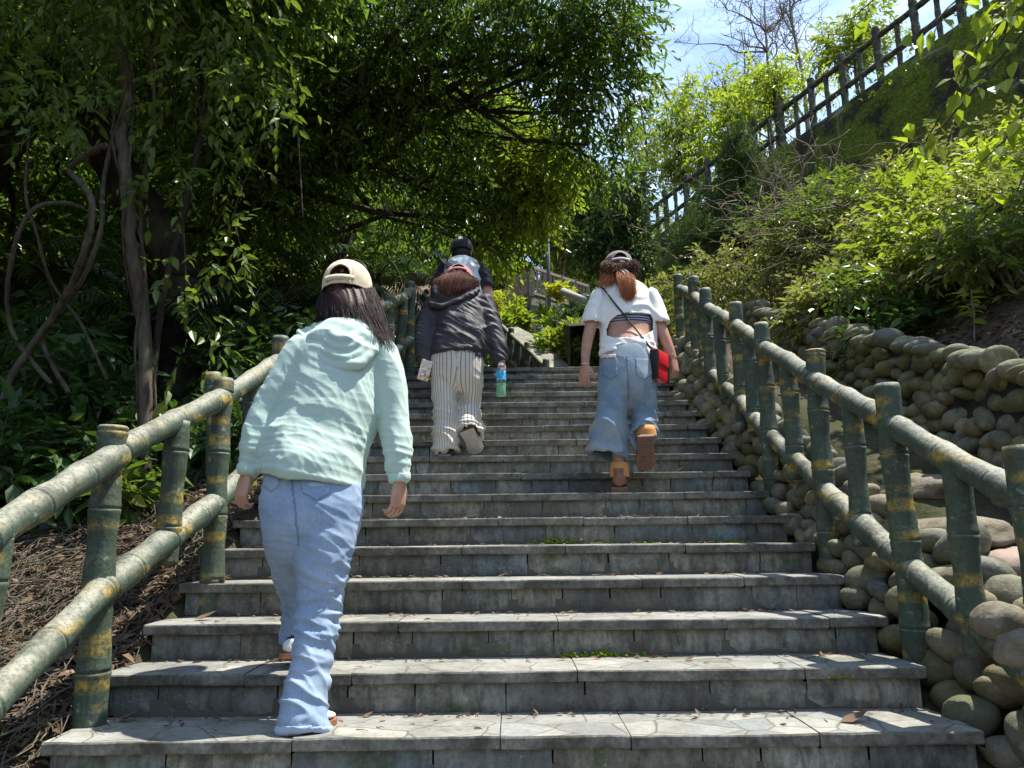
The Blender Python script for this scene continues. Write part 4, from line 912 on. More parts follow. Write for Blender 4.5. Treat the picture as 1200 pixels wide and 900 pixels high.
# planter wall with posts
wp = MB(); a = at(572, 378, 14.); b = at(618, 381, 13.); c_ = at(622, 398, 13.)
wp.bar(a + [0, 0, -.14], b + [0, 0, -.14], .25, .34); PLN = wp.build('planter_wall', conc, label='mossy concrete planter wall edge below the yellow crotons', cat='planter', smooth=False, bevel=.02)
q = MB(); q.box(at(620, 392, 12.9) - [0, 0, .2], (.2, .2, .9)); q.build('gate_post', conc, label='stubby concrete post at the right end of the planter wall', cat='post', bevel=.02, smooth=False)
q = MB(); q.box(at(585, 388, 12.8) - [0, 0, .2], (.2, .2, .8)); q.build('gate_post', conc, label='stubby concrete post left of the planter wall, above the small railing', cat='post', bevel=.02, smooth=False)
def croton(px, py, Y, h, w, label, seed, lm='leaf_croton', n=55, L=.13):
    p = at(px, py, Y); rng = np.random.default_rng(seed); root = empty('croton_bush', (p[0], p[1], p[2] - h * .6), label, 'bush', 'yellow green garden bushes beyond the landing'); w = w * .5; h = h * .6; bl = [[p[0] + rng.normal() * w * .4, p[1] + rng.normal() * w * .3, p[2] + rng.uniform(-.4, .5) * h, w * .4] for _ in range(9)]; s = MB()
    for b in bl: limb(s, (p[0], p[1], p[2] - h * .6), b[:3], .02, .008, rng, .06, 6, 5)
    f = foliage(bl, n, 8, L, L * .35, rng, .10, -.3, 0, None, None, up=.7); s.build('stems', M['twig'], root); f.build('foliage', M[lm], root, smooth=False)
croton(579, 355, 14.5, .9, .75, 'reddish yellow croton just right of the man\'s elbow', 1); croton(606, 366, 16, .7, .55, 'yellow green croton in front of the white building', 2, 'leaf_lime'); croton(652, 343, 17, .5, .4, 'high yellow croton right of the lamp post', 3)
croton(640, 378, 15, .7, .5, 'lime bush at the foot of the lamp post', 4, 'leaf_lime'); croton(656, 378, 14, .6, .5, 'bright bush next to the dark mound', 5, 'leaf_lime'); croton(602, 380, 12.5, .3, .5, 'low green plant spilling over the planter wall', 6, 'leaf_bright', 60, .16)
croton(675, 400, 10.5, .5, .8, 'ferny green plant between the rubble wall and the woman in white', 7, 'leaf_bright', 120, .14); croton(690, 415, 9.9, .4, .7, 'low fern at the top of the steps left of the woman in white', 8, 'leaf_mid', 110, .13); croton(640, 412, 10.6, .2, .35, 'small plant on the rubble wall', 10, 'leaf_mid', 40, .12)
croton(716, 400, 9.9, .5, .6, 'green fern right of the top of the steps', 11, 'leaf_bright', 100, .13); croton(768, 372, 9.5, .9, .55, 'leafy bush just beyond the right end of the top step', 12, 'leaf_olive', 140, .10)
# dark overgrown mound
p = at(683, 372, 12.5); V, F = ICO4; n_ = fbm(V, 1.4, 4, 5.); mmd = mat('dark mossy rock', (.03, .03, .02), .95); t = NT(mmd); n1 = t.noise(t.coord('World'), 8, 6, .7); t.col(t.mix(n1, (.018, .016, .011), (.06, .06, .03))); t.nor(t.bump(n1, .8, .05))
MB().add(V * (1 + .2 * n_[:, None]) * [.55, .6, .75] + p + [.12, .3, -.35], F).build('rock_mound', mmd, label='dark overgrown rock mound behind the woman in the white tee', cat='rock')
pk = mat('pink brown earth', (.4, .28, .22), .95); t = NT(pk); n1 = t.noise(t.coord('World'), 5, 7, .7); t.col(t.mix(n1, (.16, .105, .075), (.36, .26, .20))); t.nor(t.bump(n1, 1., .08))
p = at(478, 375, 16.5); n_ = fbm(V, 2.2, 5, 11.); MB().add(V * (1 + .22 * n_[:, None]) * [1.25, .8, 1.1] + p + [0, .5, -.1], F).build('rock_outcrop', pk, label='pinkish brown rock outcrop in sunlight behind the upper left railing', cat='rock')
# white building with balconies
wall_m = mat('pale green plaster', (.50, .56, .46), .85); t = NT(wall_m); n1 = t.noise(t.coord('World', (1, 1, .4)), 2, 6, .7); t.col(t.mix(t.ramp(n1, (.4, 0.), (.7, 1.)), (.42, .50, .42), (.62, .66, .58)))
wdm = mat('weathered timber', (.3, .22, .17), .85); t = NT(wdm); n1 = t.noise(t.coord('World', (1, 1, .2)), 14, 5); t.col(t.mix(n1, (.20, .15, .11), (.38, .29, .23))); pnk = mat('faded boards', (.38, .26, .20), .85)
Yb = 24.; K = at(622, 347, Yb); Lf = at(578, 372, Yb + 3.5); Rt = at(690, 352, Yb + 2.); Rt[2] = K[2]; Lf[2] = K[2]
BR = empty('hillside_building', (K[0], K[1], K[2] - 3.6), 'pale green building with timber balcony railings beyond the landing', 'building')
def wallq(name, a, b, z0, z1, m, th=.2): q = MB(); d = unit(b - a); q.bar(np.array([a[0], a[1], (z0 + z1) / 2]), np.array([b[0], b[1], (z0 + z1) / 2]), th, z1 - z0); return q.build(name, m, BR, smooth=False)
inn = np.array([.15, .5, 0]); wallq('wall', K + inn, Lf + inn, K[2] - 3.6, K[2] - .3, wall_m); wallq('wall', K + inn + [.12, 0, 0], Rt + inn, K[2] - 3.6, K[2] - .3, wall_m)
q = MB(); A_ = np.array([[Lf, K, Rt], [Lf + [3, 3, 0], K + [1, 6, 0], Rt + [0, 5, 0]]]); V = np.vstack([A_.reshape(-1, 3), A_.reshape(-1, 3) - [0, 0, .30]]); q.add(V, [[0, 1, 4, 3], [1, 2, 5, 4], [6, 9, 10, 7], [7, 10, 11, 8], [0, 6, 7, 1], [1, 7, 8, 2], [2, 8, 11, 5], [3, 4, 10, 9], [4, 5, 11, 10], [0, 3, 9, 6]]); q.build('floor_slab', conc, BR, smooth=False)
for f in (.0, .55): p = K + (Lf - K) * f * .9 + [.1, .2, 0]; q = MB(); q.box(p - [0, 0, 1.9], (.28, .28, 3.2)); q.build('column', conc, BR, smooth=False)
p = K + (Rt - K) * .55 + [0, .2, 0]; q = MB(); q.box(p - [0, 0, 1.9], (.28, .28, 3.2)); q.build('column', conc, BR, smooth=False)
def balcony(a, b, picket, m, npost):
    o = empty('balcony_railing', (0, 0, 0)); o.parent = BR; q0 = MB(); q0.bar(a + [0, 0, 1.0], b + [0, 0, 1.0], .08, .09); q0.bar(a + [0, 0, .12], b + [0, 0, .12], .06, .07)
    for f in np.linspace(0, 1, npost): q0.box(a + (b - a) * f + [0, 0, .54], (.11, .11, 1.08))
    n = int(np.linalg.norm(b - a) / picket[0]); q1 = MB()
    for f in (np.arange(n) + .5) / n: q1.bar(a + (b - a) * f + [0, 0, .15], a + (b - a) * f + [0, 0, .97], picket[1], .03, up=(0, 1, 0))
    bpy.data.objects.remove(o); f_ = q0.build('balcony_railing', wdm, BR, smooth=False); q1.build('pickets', m, f_, smooth=False)
balcony(K + [.05, .05, 0], Rt + [0, .05, 0], (.16, .07), wdm, 5); balcony(Lf, K, (.30, .29), pnk, 6)
wallq('wall', K + [1.5, 5, 3.0], Rt + [0, 5, 3.0], K[2], K[2] + .2, wall_m)
q = MB(); a = at(641, 395, 19.); b = at(641, 232, 19.); a[0] = b[0]; a[1] = b[1]; L_ = empty('lamp_post', a, 'thin grey lamp post in front of the building', 'lamp post'); q.tube([a, b], .045, 10); q.build('pole', mat('grey paint', (.16, .17, .16), .5), L_); q = MB(); q.bar(b, b + [.5, 0, .1], .06, .05); q.tube([b + [.45, 0, .06], b + [.75, 0, .08]], .07, 10); q.build('lamp_head', mat('grey paint', (.2, .2, .2), .5), L_)
# timber pipe rail end near the mound
q = MB(); q.tube([at(660, 341, 12), at(684, 352, 11.2)], .055, 12); q.build('pipe_rail', mat('grey pipe', (.35, .35, .33), .5), label='short slanting grey pipe above the dark rock mound', cat='pipe')
# ivy over the dark mound
pm = at(683, 372, 12.5); iv = empty('creeping_plant', pm + [.25, .3, -.9], 'dark creeping leaves covering the rock mound', 'plant')
foliage([[pm[0] + .12 + .45 * math.sin(a), pm[1] + .1 - .4 * abs(math.cos(a * 2)), pm[2] - .45 + .55 * math.cos(a * .8), .25] for a in np.linspace(-1.6, 1.6, 9)], 260, 8, .07, .04, np.random.default_rng(3), .22, .3, 0).build('foliage', M['leaf_under'], iv, smooth=False)
# ------------------------------------------------------------------ people
_pr = np.random.default_rng(1); _perm = _pr.permutation(256); _perm = np.concatenate([_perm, _perm, _perm]); _gv = unit(_pr.normal(size=(256, 3)))
def perlin(P):
    P = np.asarray(P, float) + 100.; i = np.floor(P).astype(int); f = P - i; u = f * f * f * (f * (f * 6 - 15) + 10); i &= 255; out = 0
    for dx in (0, 1):
        for dy in (0, 1):
            for dz in (0, 1):
                h = _perm[_perm[_perm[(i[:, 0] + dx) & 255] + ((i[:, 1] + dy) & 255)] + ((i[:, 2] + dz) & 255)]
                d = (_gv[h] * (f - [dx, dy, dz])).sum(1)
                w = (u[:, 0] if dx else 1 - u[:, 0]) * (u[:, 1] if dy else 1 - u[:, 1]) * (u[:, 2] if dz else 1 - u[:, 2]); out = out + d * w
    return out
def folds(V, A, freq, warp=.5, wf=4., seed=0., sharp=1.6):
    """long soft cloth folds; freq = 3x3 rows of stretched frequencies"""
    W_ = np.stack([perlin(V * wf + seed + k * 7.3) for k in range(3)], 1) * warp
    q = V @ np.asarray(freq, float).T + W_ + seed
    n = 1 - np.abs(perlin(q)) * 3.4; return A * (np.clip(n, 0, 1) ** sharp - .45)
def remesh(mb, voxel, smooth_n=4, disp=None, post=2):
    me = mb.mesh('tmp'); o = bpy.data.objects.new('tmp', me); COL.objects.link(o)
    r = o.modifiers.new('r', 'REMESH'); r.mode = 'VOXEL'; r.voxel_size = voxel; r.adaptivity = 0
    s = o.modifiers.new('s', 'SMOOTH'); s.factor = .5; s.iterations = smooth_n
    dg = bpy.context.evaluated_depsgraph_get(); dg.update(); m2 = bpy.data.meshes.new_from_object(o.evaluated_get(dg))
    bpy.data.objects.remove(o); bpy.data.meshes.remove(me)
    if disp is not None:
        n = len(m2.vertices); V = np.zeros(n * 3); m2.vertices.foreach_get('co', V); V = V.reshape(-1, 3); N = np.zeros(n * 3); m2.vertices.foreach_get('normal', N); N = N.reshape(-1, 3)
        V = V + N * disp(V, N)[:, None]; m2.vertices.foreach_set('co', V.astype(np.float32).ravel()); m2.update()
    return m2
def vco(me):
    V = np.zeros(len(me.vertices) * 3); me.vertices.foreach_get('co', V); return V.reshape(-1, 3)
def vno(me):
    V = np.zeros(len(me.vertices) * 3); me.vertices.foreach_get('normal', V); return V.reshape(-1, 3)
def put(me, name, m, root, **kw):
    V = vco(me) - wloc(root); me.vertices.foreach_set('co', V.astype(np.float32).ravel()); me.update(); me.name = name
    me.polygons.foreach_set('use_smooth', np.ones(len(me.polygons), bool))
    o = bpy.data.objects.new(name, me); COL.objects.link(o); o.parent = root; me.materials.clear(); me.materials.append(m); return tag(o, **kw)
def wloc(o):
    p = np.zeros(3)
    while o is not None: p += np.array(o.location); o = o.parent
    return p
def proj(V):
    V = np.asarray(V, float); Z = V[:, 2] - CAMH; yc = Z * math.cos(PITCH) - V[:, 1] * math.sin(PITCH); zc = V[:, 1] * math.cos(PITCH) + Z * math.sin(PITCH)
    u = V[:, 0] / zc; v = yc / zc; c, s = math.cos(ROLL), math.sin(ROLL); u, v = u * c - v * s, u * s + v * c
    return 600 + CAM_F * u, 450 - CAM_F * v
def spx(mb, rows, n=28, side=(1, 0, 0), cap_round=True, k=1., kd=1., skew=None):
    """closed loft from silhouettes: rows (x_left, x_right, y, Y, half depth in m)"""
    C = []; rx = []; ry = []
    for xl, xr, y, Y, d in rows:
        a = at(xl, y, Y); b = at(xr, y, Y); C.append((a + b) / 2); rx.append(np.linalg.norm(b - a) / 2 * k); ry.append(d * kd)
    return loft(mb, C, rx, ry, n, side, skew=skew)
def loft(mb, C, rx, ry, n=28, side=(1, 0, 0), dense=4, skew=None):
    C = np.array(C, float); m = len(C); t_ = np.linspace(0, m - 1, (m - 1) * dense + 1)
    def ip(A):
        A = np.asarray(A, float); A2 = A.reshape(m, -1); i = np.clip(t_.astype(int), 0, m - 2); f = (t_ - i)[:, None]
        p0, p1, p2, p3 = A2[np.maximum(i - 1, 0)], A2[i], A2[i + 1], A2[np.minimum(i + 2, m - 1)]
        r = .5 * (2 * p1 + (p2 - p0) * f + (2 * p0 - 5 * p1 + 4 * p2 - p3) * f ** 2 + (3 * p1 - p0 - 3 * p2 + p3) * f ** 3); return r if A.ndim > 1 else r[:, 0]
    return mb.tube(ip(C), np.maximum(ip(rx), .002), n, True, np.maximum(ip(ry), .002), side, None if skew is None else ip(np.array(skew, float)))
def hand(mb, W, d, nrm, thumb, s=1., curl=.5, grip=0.):
    """W wrist, d pointing direction, nrm back-of-hand normal, thumb side direction"""
    W = np.asarray(W, float); d = unit(np.asarray(d, float)); nrm = np.asarray(nrm, float); nrm = unit(nrm - d * (nrm @ d)); th = np.cross(d, nrm); th = th if th @ np.asarray(thumb, float) > 0 else -th
    L = .082 * s
    loft(mb, [W - d * .03 * s, W, W + d * .03 * s, W + d * L * .7, W + d * L], [.026 * s, .026 * s, .036 * s, .041 * s, .038 * s], [.019 * s, .018 * s, .016 * s, .014 * s, .011 * s], 16, th)
    fl = [.068, .078, .073, .058]
    for i in range(4):
        base = W + d * L * .92 + th * (.031 - .0208 * i) * s; a = curl * (1 + .12 * i) + grip; P = [base - d * .02 * s, base]; ang = .1; q = base
        for j, seg in enumerate((.45, .32, .25)):
            ang += a * (.55 + .35 * j); dd = d * math.cos(ang) - nrm * math.sin(ang); q = q + dd * fl[i] * s * seg; P.append(q)
        r = .0078 * s; mb.tube(np.array(P), [r, r * 1.02, r * .97, r * .88, r * .62], 10)
    b = W + d * .018 * s + th * .026 * s; d1 = unit(d * .75 + th * .65 - nrm * .3); d2 = unit(d * 1. + th * .18 - nrm * .45)
    mb.tube(np.array([b - d1 * .015 * s, b + d1 * .022 * s, b + d1 * .04 * s + d2 * .008 * s, b + d1 * .042 * s + d2 * .032 * s, b + d1 * .042 * s + d2 * .046 * s]), np.array([.012, .0125, .0105, .0095, .0065]) * s, 10)
def head(mb, c, f, u, s=1.):
    c = np.asarray(c, float); f = unit(np.asarray(f, float)); u = unit(np.asarray(u, float) - f * (np.asarray(u, float) @ f)); r = np.cross(f, u)
    def P(x, y, z): return c + (r * x + f * y + u * z) * s
    V, F = ICO4; X = V * [.074, .094, .112]; jaw = np.clip(-X[:, 2] / .11, 0, 1); X[:, 0] *= 1 - .28 * jaw ** 1.5; X[:, 1] = X[:, 1] * (1 - .12 * jaw) + .012 * jaw
    sock = np.exp(-(((np.abs(X[:, 0]) - .03) / .016) ** 2 + ((X[:, 2] - .004) / .014) ** 2)) * (X[:, 1] > 0); X[:, 1] -= sock * .010
    mb.add(c + (X[:, [0]] * r + X[:, [1]] * f + X[:, [2]] * u) * s, F)
    loft(mb, [P(0, .080, .012), P(0, .098, -.012), P(0, .106, -.030), P(0, .088, -.040)], np.array([.008, .011, .017, .012]) * s, np.array([.010, .012, .013, .008]) * s, 12, r)
    loft(mb, [P(-.024, .078, -.062), P(0, .092, -.060), P(.024, .078, -.062)], np.array([.004, .010, .004]) * s, np.array([.004, .007, .004]) * s, 8, u)
    for q in (-1, 1): loft(mb, [P(q * .072, -.004, .026), P(q * .083, -.010, .016), P(q * .082, -.008, -.006), P(q * .072, .0, -.030)], np.array([.010, .019, .016, .008]) * s, np.array([.006, .009, .009, .006]) * s, 10, f)
    return P
def eyes(root, P, s=1.):
    V, F = ICO2
    for q in (-1, 1): MB().add(V * .0115 * s + P(q * .031, .073, .004), F).build('eye', mat('eye', (.75, .73, .7), .2), root)
def cloth_mat(name, c1, c2, rough=.85, weave=900, bump=.25, sc=7, sheen=.2, trans=0):
    m = mat(name, c1, rough, spec=.15); t = NT(m); v = t.coord('World'); n = t.noise(v, sc, 5, .6); w = t.noise(v, weave, 2, .5)
    t.col(t.mix(n, c1, c2)); n3 = t.noise(v, 38, 3, .5, .5); t.nor(t.bump(w, bump, .0015, t.bump(n3, .25, .006))); m.node_tree.nodes['Principled BSDF'].inputs['Sheen Weight'].default_value = sheen; return m
def skin_mat(name, c):
    m = mat(name, c, .5, spec=.35); t = NT(m); n = t.noise(t.coord('World'), 22, 5, .6); t.col(t.mix(t.ramp(n, (.3, 0.), (.7, 1.)), tuple(np.array(c) * [.85, .76, .72]), tuple(np.array(c) * 1.08)))
    m.node_tree.nodes['Principled BSDF'].inputs['Subsurface Weight'].default_value = .15; m.node_tree.nodes['Principled BSDF'].inputs['Subsurface Radius'].default_value = (.012, .005, .003); return m
def hair_mat(name, a, b, hi=.35):
    m = mat(name, a, .55, spec=.25); t = NT(m); i = t.island(); n = t.noise(t.coord('World'), 9, 3); t.col(t.mix(t.math('MULTIPLY', i, n), a, b)); return m
def strands(mb, starts, mids, ends, rng, n, r=.0013, jit=.008, k=12):
    """curved hair strands between three guide curves (arrays of points)"""
    S, Mi, E = (np.asarray(a, float) for a in (starts, mids, ends)); m = len(S) - 1
    for _ in range(n):
        t_ = rng.uniform(0, m); i = min(int(t_), m - 1); f = t_ - i; g = lambda A: A[i] * (1 - f) + A[i + 1] * f
        a, b, c = g(S) + rng.normal(size=3) * jit * .5, g(Mi) + rng.normal(size=3) * jit, g(E) + rng.normal(size=3) * jit * 1.6
        u = np.linspace(0, rng.uniform(.8, 1.05), k)[:, None]; P = a * (1 - u) ** 2 + (2 * b - .5 * a - .5 * c) * 2 * u * (1 - u) + c * u ** 2
        mb.tube(P, r * np.linspace(1, .5, k), 3, False)
def cap(root, c, f, u, w, d, h, m, opening=True, name='cap', strap=None, logo=None, btn=True, drop=-.15, label=None):
    c = np.asarray(c, float); f = unit(np.asarray(f, float)); u = unit(np.asarray(u, float) - f * (np.asarray(u, float) @ f)); r = np.cross(f, u)
    na, ne = 180, 60; az = np.linspace(0, 2 * np.pi, na, endpoint=False); el = np.linspace(drop, np.pi / 2 - .03, ne)
    A, E = np.meshgrid(az, el, indexing='ij'); ce = np.where(E < 0, 1 + E * .02, np.cos(E) ** .8)
    seam = 1 - .03 * np.exp(-((((A / (np.pi / 3)) + .5) % 1 - .5) / .05) ** 2)
    X = w * np.cos(A) * ce * seam; Yy = d * np.sin(A) * ce * seam; Zz = np.where(E < 0, E * h * .9, np.sin(E) * h)
    X = X * (1 + .015 * perlin(np.stack([A.ravel() * 2, E.ravel() * 3, 0 * E.ravel()], 1)).reshape(A.shape))
    V = c + X[..., None] * r + Yy[..., None] * f + Zz[..., None] * u; V = V.reshape(-1, 3); F = []
    for i in range(na):
        for j in range(ne - 1):
            a0 = (az[i] + np.pi / na); e0 = (el[j] + el[j + 1]) / 2
            if opening and math.sin(a0) < 0:
                x = math.cos(a0) * w; z = math.sin(e0) * h
                if (x / (w * .46)) ** 2 + ((z - h * .0) / (h * .50)) ** 2 < 1 and z > h * .0: continue
            i2 = (i + 1) % na; F.append([i * ne + j, i2 * ne + j, i2 * ne + j + 1, i * ne + j + 1])
    tv = len(V); V = np.vstack([V, c + u * h * 1.0]); T = [[i * ne + ne - 1, ((i + 1) % na) * ne + ne - 1, tv] for i in range(na)]
    q = MB(); q.add(V, np.array(F), np.array(T)); o = q.build(name, m, root); s = o.modifiers.new('solidify', 'SOLIDIFY'); s.thickness = .003
    if label: o['label'] = label
    if opening:
        th = np.linspace(np.pi * 1.5 - .62, np.pi * 1.5 + .62, 14); g = []
        for zz in (-.16, .03): g.append([c + r * w * 1.02 * math.cos(a_) + f * d * 1.02 * math.sin(a_) + u * h * zz for a_ in th])
        b = MB().grid(np.array(g)).build('strap', strap or m, o); s = b.modifiers.new('solidify', 'SOLIDIFY'); s.thickness = .003
    th = np.linspace(.35, np.pi - .35, 18); g = []
    for k_ in np.linspace(0, 1, 6): g.append([c + r * w * (math.cos(a_)) * (1 - .05 * k_) + f * (d * math.sin(a_) + k_ * .075 * (math.sin(a_)) ** .7) - u * (.012 + .02 * k_ + .03 * abs(math.cos(a_)) ** 2 * k_) for a_ in th])
    b = MB().grid(np.array(g)).build('brim', m, o); s = b.modifiers.new('solidify', 'SOLIDIFY'); s.thickness = .004
    if btn: MB().add(ICO2[0] * [.007, .007, .004] + c + u * h * 1.01, ICO2[1]).build('button', m, o)
    if logo is not None:
        for k_ in (-1, 0, 1):
            a_ = np.pi * 1.5 + k_ * .13; g = []
            for e_ in (.42, .78): g.append([c + (r * w * math.cos(a_ + q_) + f * d * math.sin(a_ + q_)) * math.cos(e_) ** .8 * 1.07 + u * math.sin(e_) * h * 1.07 for q_ in (-.035, .035)])
            MB().grid(np.array(g)).build('stripe_mark', logo, o)
    return o
def patch(root, me_world, test, off, name, m, label=None):
    """a thin sewn-on piece following the cloth under it"""
    V = vco(me_world); N = vno(me_world); ok = test(V, N); F = [list(p.vertices) for p in me_world.polygons if all(ok[i] for i in p.vertices)]
    if not F: print('EMPTY PATCH', name); return None
    idx = sorted({i for f in F for i in f}); mp_ = {a: b for b, a in enumerate(idx)}; q = MB(); q.add(V[idx] + N[idx] * off, np.array([[mp_[i] for i in f] for f in F]))
    o = q.build(name, m, root); s = o.modifiers.new('solidify', 'SOLIDIFY'); s.thickness = off * 1.2; s.offset = -1
    if label: o['label'] = label
    return o
def poly_test(pts, back=True):
    P = np.array(pts, float)
    def f(V, N):
        x, y = proj(V); c = np.zeros(len(x), bool); j = len(P) - 1
        for i in range(len(P)):
            xi, yi = P[i]; xj, yj = P[j]; with_ = ((yi > y) != (yj > y)) & (x < (xj - xi) * (y - yi) / (yj - yi + 1e-12) + xi); c ^= with_; j = i
        return c & (N[:, 1] < .1 if back else True)
    return f
def drop_faces(me, test):
    import bmesh
    V = vco(me); N = vno(me); ok = test(V, N); bm = bmesh.new(); bm.from_mesh(me); bm.verts.ensure_lookup_table()
    dead = [f for f in bm.faces if all(ok[v.index] for v in f.verts)]; bmesh.ops.delete(bm, geom=dead, context='FACES'); bm.to_mesh(me); bm.free(); me.update(); return me

denim = mat('washed denim', (.25, .36, .52), .9, spec=.1); t = NT(denim); v = t.coord('World'); n1 = t.noise(v, 7, 5, .6); n2 = t.noise(t.coord('World', (1, 1, .25)), 260, 3, .6)
c = t.mix(t.ramp(n1, (.3, 0.), (.7, 1.)), (.21, .30, .43), (.37, .46, .58)); c = t.mix(t.ramp(n2, (.3, .35), (.6, 0.)), c, (.12, .19, .32)); t.col(c); t.nor(t.bump(n2, .25, .002))
denim2 = mat('grey blue denim', (.2, .27, .34), .9, spec=.1); t = NT(denim2); v = t.coord('World'); n1 = t.noise(v, 5, 4, .6); n2 = t.noise(t.coord('World', (1, 1, .25)), 230, 3, .6)
c = t.mix(t.ramp(n1, (.4, 0.), (.68, 1.)), (.16, .235, .31), (.33, .37, .37)); c = t.mix(t.ramp(n2, (.3, .35), (.6, 0.)), c, (.09, .14, .19)); t.col(c); t.nor(t.bump(n2, .25, .002))
seam = cloth_mat('denim seam', (.40, .50, .64), (.30, .40, .55)); seam2 = cloth_mat('denim dark seam', (.10, .15, .21), (.16, .22, .28))
skin = skin_mat('skin', (.50, .30, .22)); skin_b = skin_mat('sun warmed skin', (.44, .25, .17))
white = cloth_mat('white cotton', (.80, .80, .77), (.74, .74, .72)); black = cloth_mat('black cloth', (.012, .013, .018), (.02, .02, .025))

def person(name, label, loc): return empty(name, loc, label, 'person')
# =============================================================== woman in the mint hoodie
r1 = at(355, 860, 2.62); r1[2] = 0; R = person('person', 'woman in mint green hoodie, blue jeans and beige cap climbing nearest the camera', r1)
Yh = 2.95
bd = MB(); hc = at(406, 345, 2.97); fw = np.array([.12, 1., -.10]); up = np.array([.03, .28, 1.])
HP = head(bd, hc, fw, up, 1.0)
neck = at(402, 392, 2.88)
loft(bd, [hc + [0, -.01, -.03], (hc + neck) / 2 + [0, 0, -.01], neck, neck + [0, -.02, -.06]], [.055, .052, .062, .09], [.055, .055, .06, .06], 20)
T1 = [(378, 428, 392, 2.88, .05), (350, 448, 408, 2.86, .085), (345, 448, 430, 2.85, .105), (348, 442, 470, 2.82, .11), (345, 432, 510, 2.79, .105), (330, 424, 545, 2.76, .11), (316, 418, 580, 2.74, .115), (318, 414, 610, 2.73, .11), (330, 405, 635, 2.73, .08)]
spx(bd, T1, k=.9, kd=.9)
armL = [at(355, 412, 2.86), at(335, 445, 2.83), at(312, 487, 2.80), at(299, 522, 2.77), at(290, 553, 2.75)]
armR = [at(446, 414, 2.86), at(457, 450, 2.84), at(462, 495, 2.82), at(466, 530, 2.79), at(468, 562, 2.77)]
for A_ in (armL, armR): loft(bd, A_, [.048, .042, .036, .034, .026], [.048, .042, .036, .030, .022], 18)
hand(bd, armL[-1] + [0, 0, -.01], (-.25, -.05, -1), (-.5, -.6, .2), (.5, .8, 0), .98, .62)
hand(bd, armR[-1] + [0, 0, -.012], (-.05, .02, -1), (.85, -.5, .1), (-.4, .9, 0), .98, .55)
LR = [(335, 410, 640, 2.72), (345, 402, 700, 2.73), (345, 390, 745, 2.70), (343, 380, 800, 2.64), (342, 368, 842, 2.60)]; LL = [(320, 352, 640, 2.84), (332, 356, 690, 3.0), (336, 356, 735, 3.02), (337, 355, 755, 3.0)]
for L_ in (LR, LL): spx(bd, [(a, b, y, Y, (b - a) / 900 * Y * .5) for a, b, y, Y in L_], k=.8, kd=.8)
me = remesh(bd, .0033, 3); BODY1 = put(me, 'body', skin, R, label=None); eyes(R, HP)
# jeans
jn = MB(); spx(jn, [(322, 412, 528, 2.77, .09), (312, 414, 548, 2.755, .110), (305, 424, 578, 2.74, .122), (305, 425, 605, 2.73, .13), (312, 417, 635, 2.73, .11), (330, 405, 655, 2.73, .06)])
spx(jn, [(338, 422, 610, 2.72, .10), (342, 416, 640, 2.70, .095), (345, 409, 670, 2.70, .09), (347, 403, 700, 2.70, .085), (346, 397, 735, 2.68, .078), (341, 390, 775, 2.65, .075), (330, 385, 815, 2.62, .078), (326, 385, 838, 2.60, .074), (322, 387, 856, 2.59, .07), (328, 380, 856, 2.59, .056), (332, 376, 835, 2.60, .05)])
spx(jn, [(306, 375, 610, 2.76, .11), (311, 368, 640, 2.82, .09), (321, 372, 670, 2.91, .085), (329, 374, 700, 2.98, .08), (330, 373, 730, 3.0, .075), (329, 373, 754, 2.98, .075), (338, 364, 742, 2.98, .06)])
def dj(V, N):
    x, y = proj(V); k = np.clip((y - 600) / 80, .25, 1); kn = np.exp(-((y - 735) / 60) ** 2)
    return folds(V, .009, [[5, 5, 9], [1, 1, 15], [3, 2, 4]], .7, 4, 2., 1.5) * k + folds(V, .007, [[14, 10, 12], [3, 1, 22], [2, 2, 2]], .8, 6, 9., 1.5) * (.35 + kn)
me = remesh(jn, .0055, 5, dj); jw = me.copy(); JE = put(me, 'jeans', denim, R)
patch(JE, jw, poly_test([(350, 549), (386, 553), (388, 578), (371, 588), (353, 577)]), .003, 'back_pocket', denim)
patch(JE, jw, poly_test([(309, 545), (328, 546), (329, 568), (318, 578), (309, 570)]), .003, 'back_pocket', denim)
patch(JE, jw, poly_test([(360, 564), (382, 566), (383, 572), (361, 571)]), .0045, 'frayed_stitching', seam, 'whitish frayed stitching across the pocket')
patch(JE, jw, poly_test([(337, 540), (341, 540), (348.5, 600), (352, 640), (348, 640), (344.5, 600)]), .002, 'centre_seam', cloth_mat('jeans seam', (.13, .20, .32), (.18, .26, .38)))
patch(JE, jw, poly_test([(318, 850), (390, 850), (390, 870), (318, 870)], False), .0025, 'hem', seam)
# hoodie
hd = MB(); spx(hd, [(384, 424, 388, 2.89, .05), (356, 446, 400, 2.87, .09), (341, 455, 416, 2.86, .115), (338, 452, 440, 2.85, .13), (334, 446, 475, 2.82, .138), (322, 436, 505, 2.80, .138), (311, 430, 530, 2.78, .155), (306, 427, 550, 2.765, .168), (304, 426, 560, 2.76, .168), (306, 424, 564, 2.76, .160), (312, 418, 566, 2.76, .145)], skew=[0, 0, 0, -.03, -.08, -.13, -.17, -.2, -.21, -.21, -.21])
for A_, w in ((armL, .97), (armR, .93)):
    A2 = [A_[0] + (A_[0] - A_[1]) * .3 + [0, 0, -.01]] + A_[:4] + [A_[4] + (A_[3] - A_[4]) * .3, A_[4] + (A_[4] - A_[3]) * .02]
    loft(hd, A2, np.array([.055, .072, .070, .063, .060, .044, .040]) * w, np.array([.055, .075, .070, .062, .056, .040, .034]) * w, 24)
    loft(hd, [A2[-1] + (A2[-2] - A2[-1]) * .5, A2[-1], A2[-1] + (A2[-1] - A2[-2]) * .35], [.040, .041, .036], [.036, .037, .033], 20)
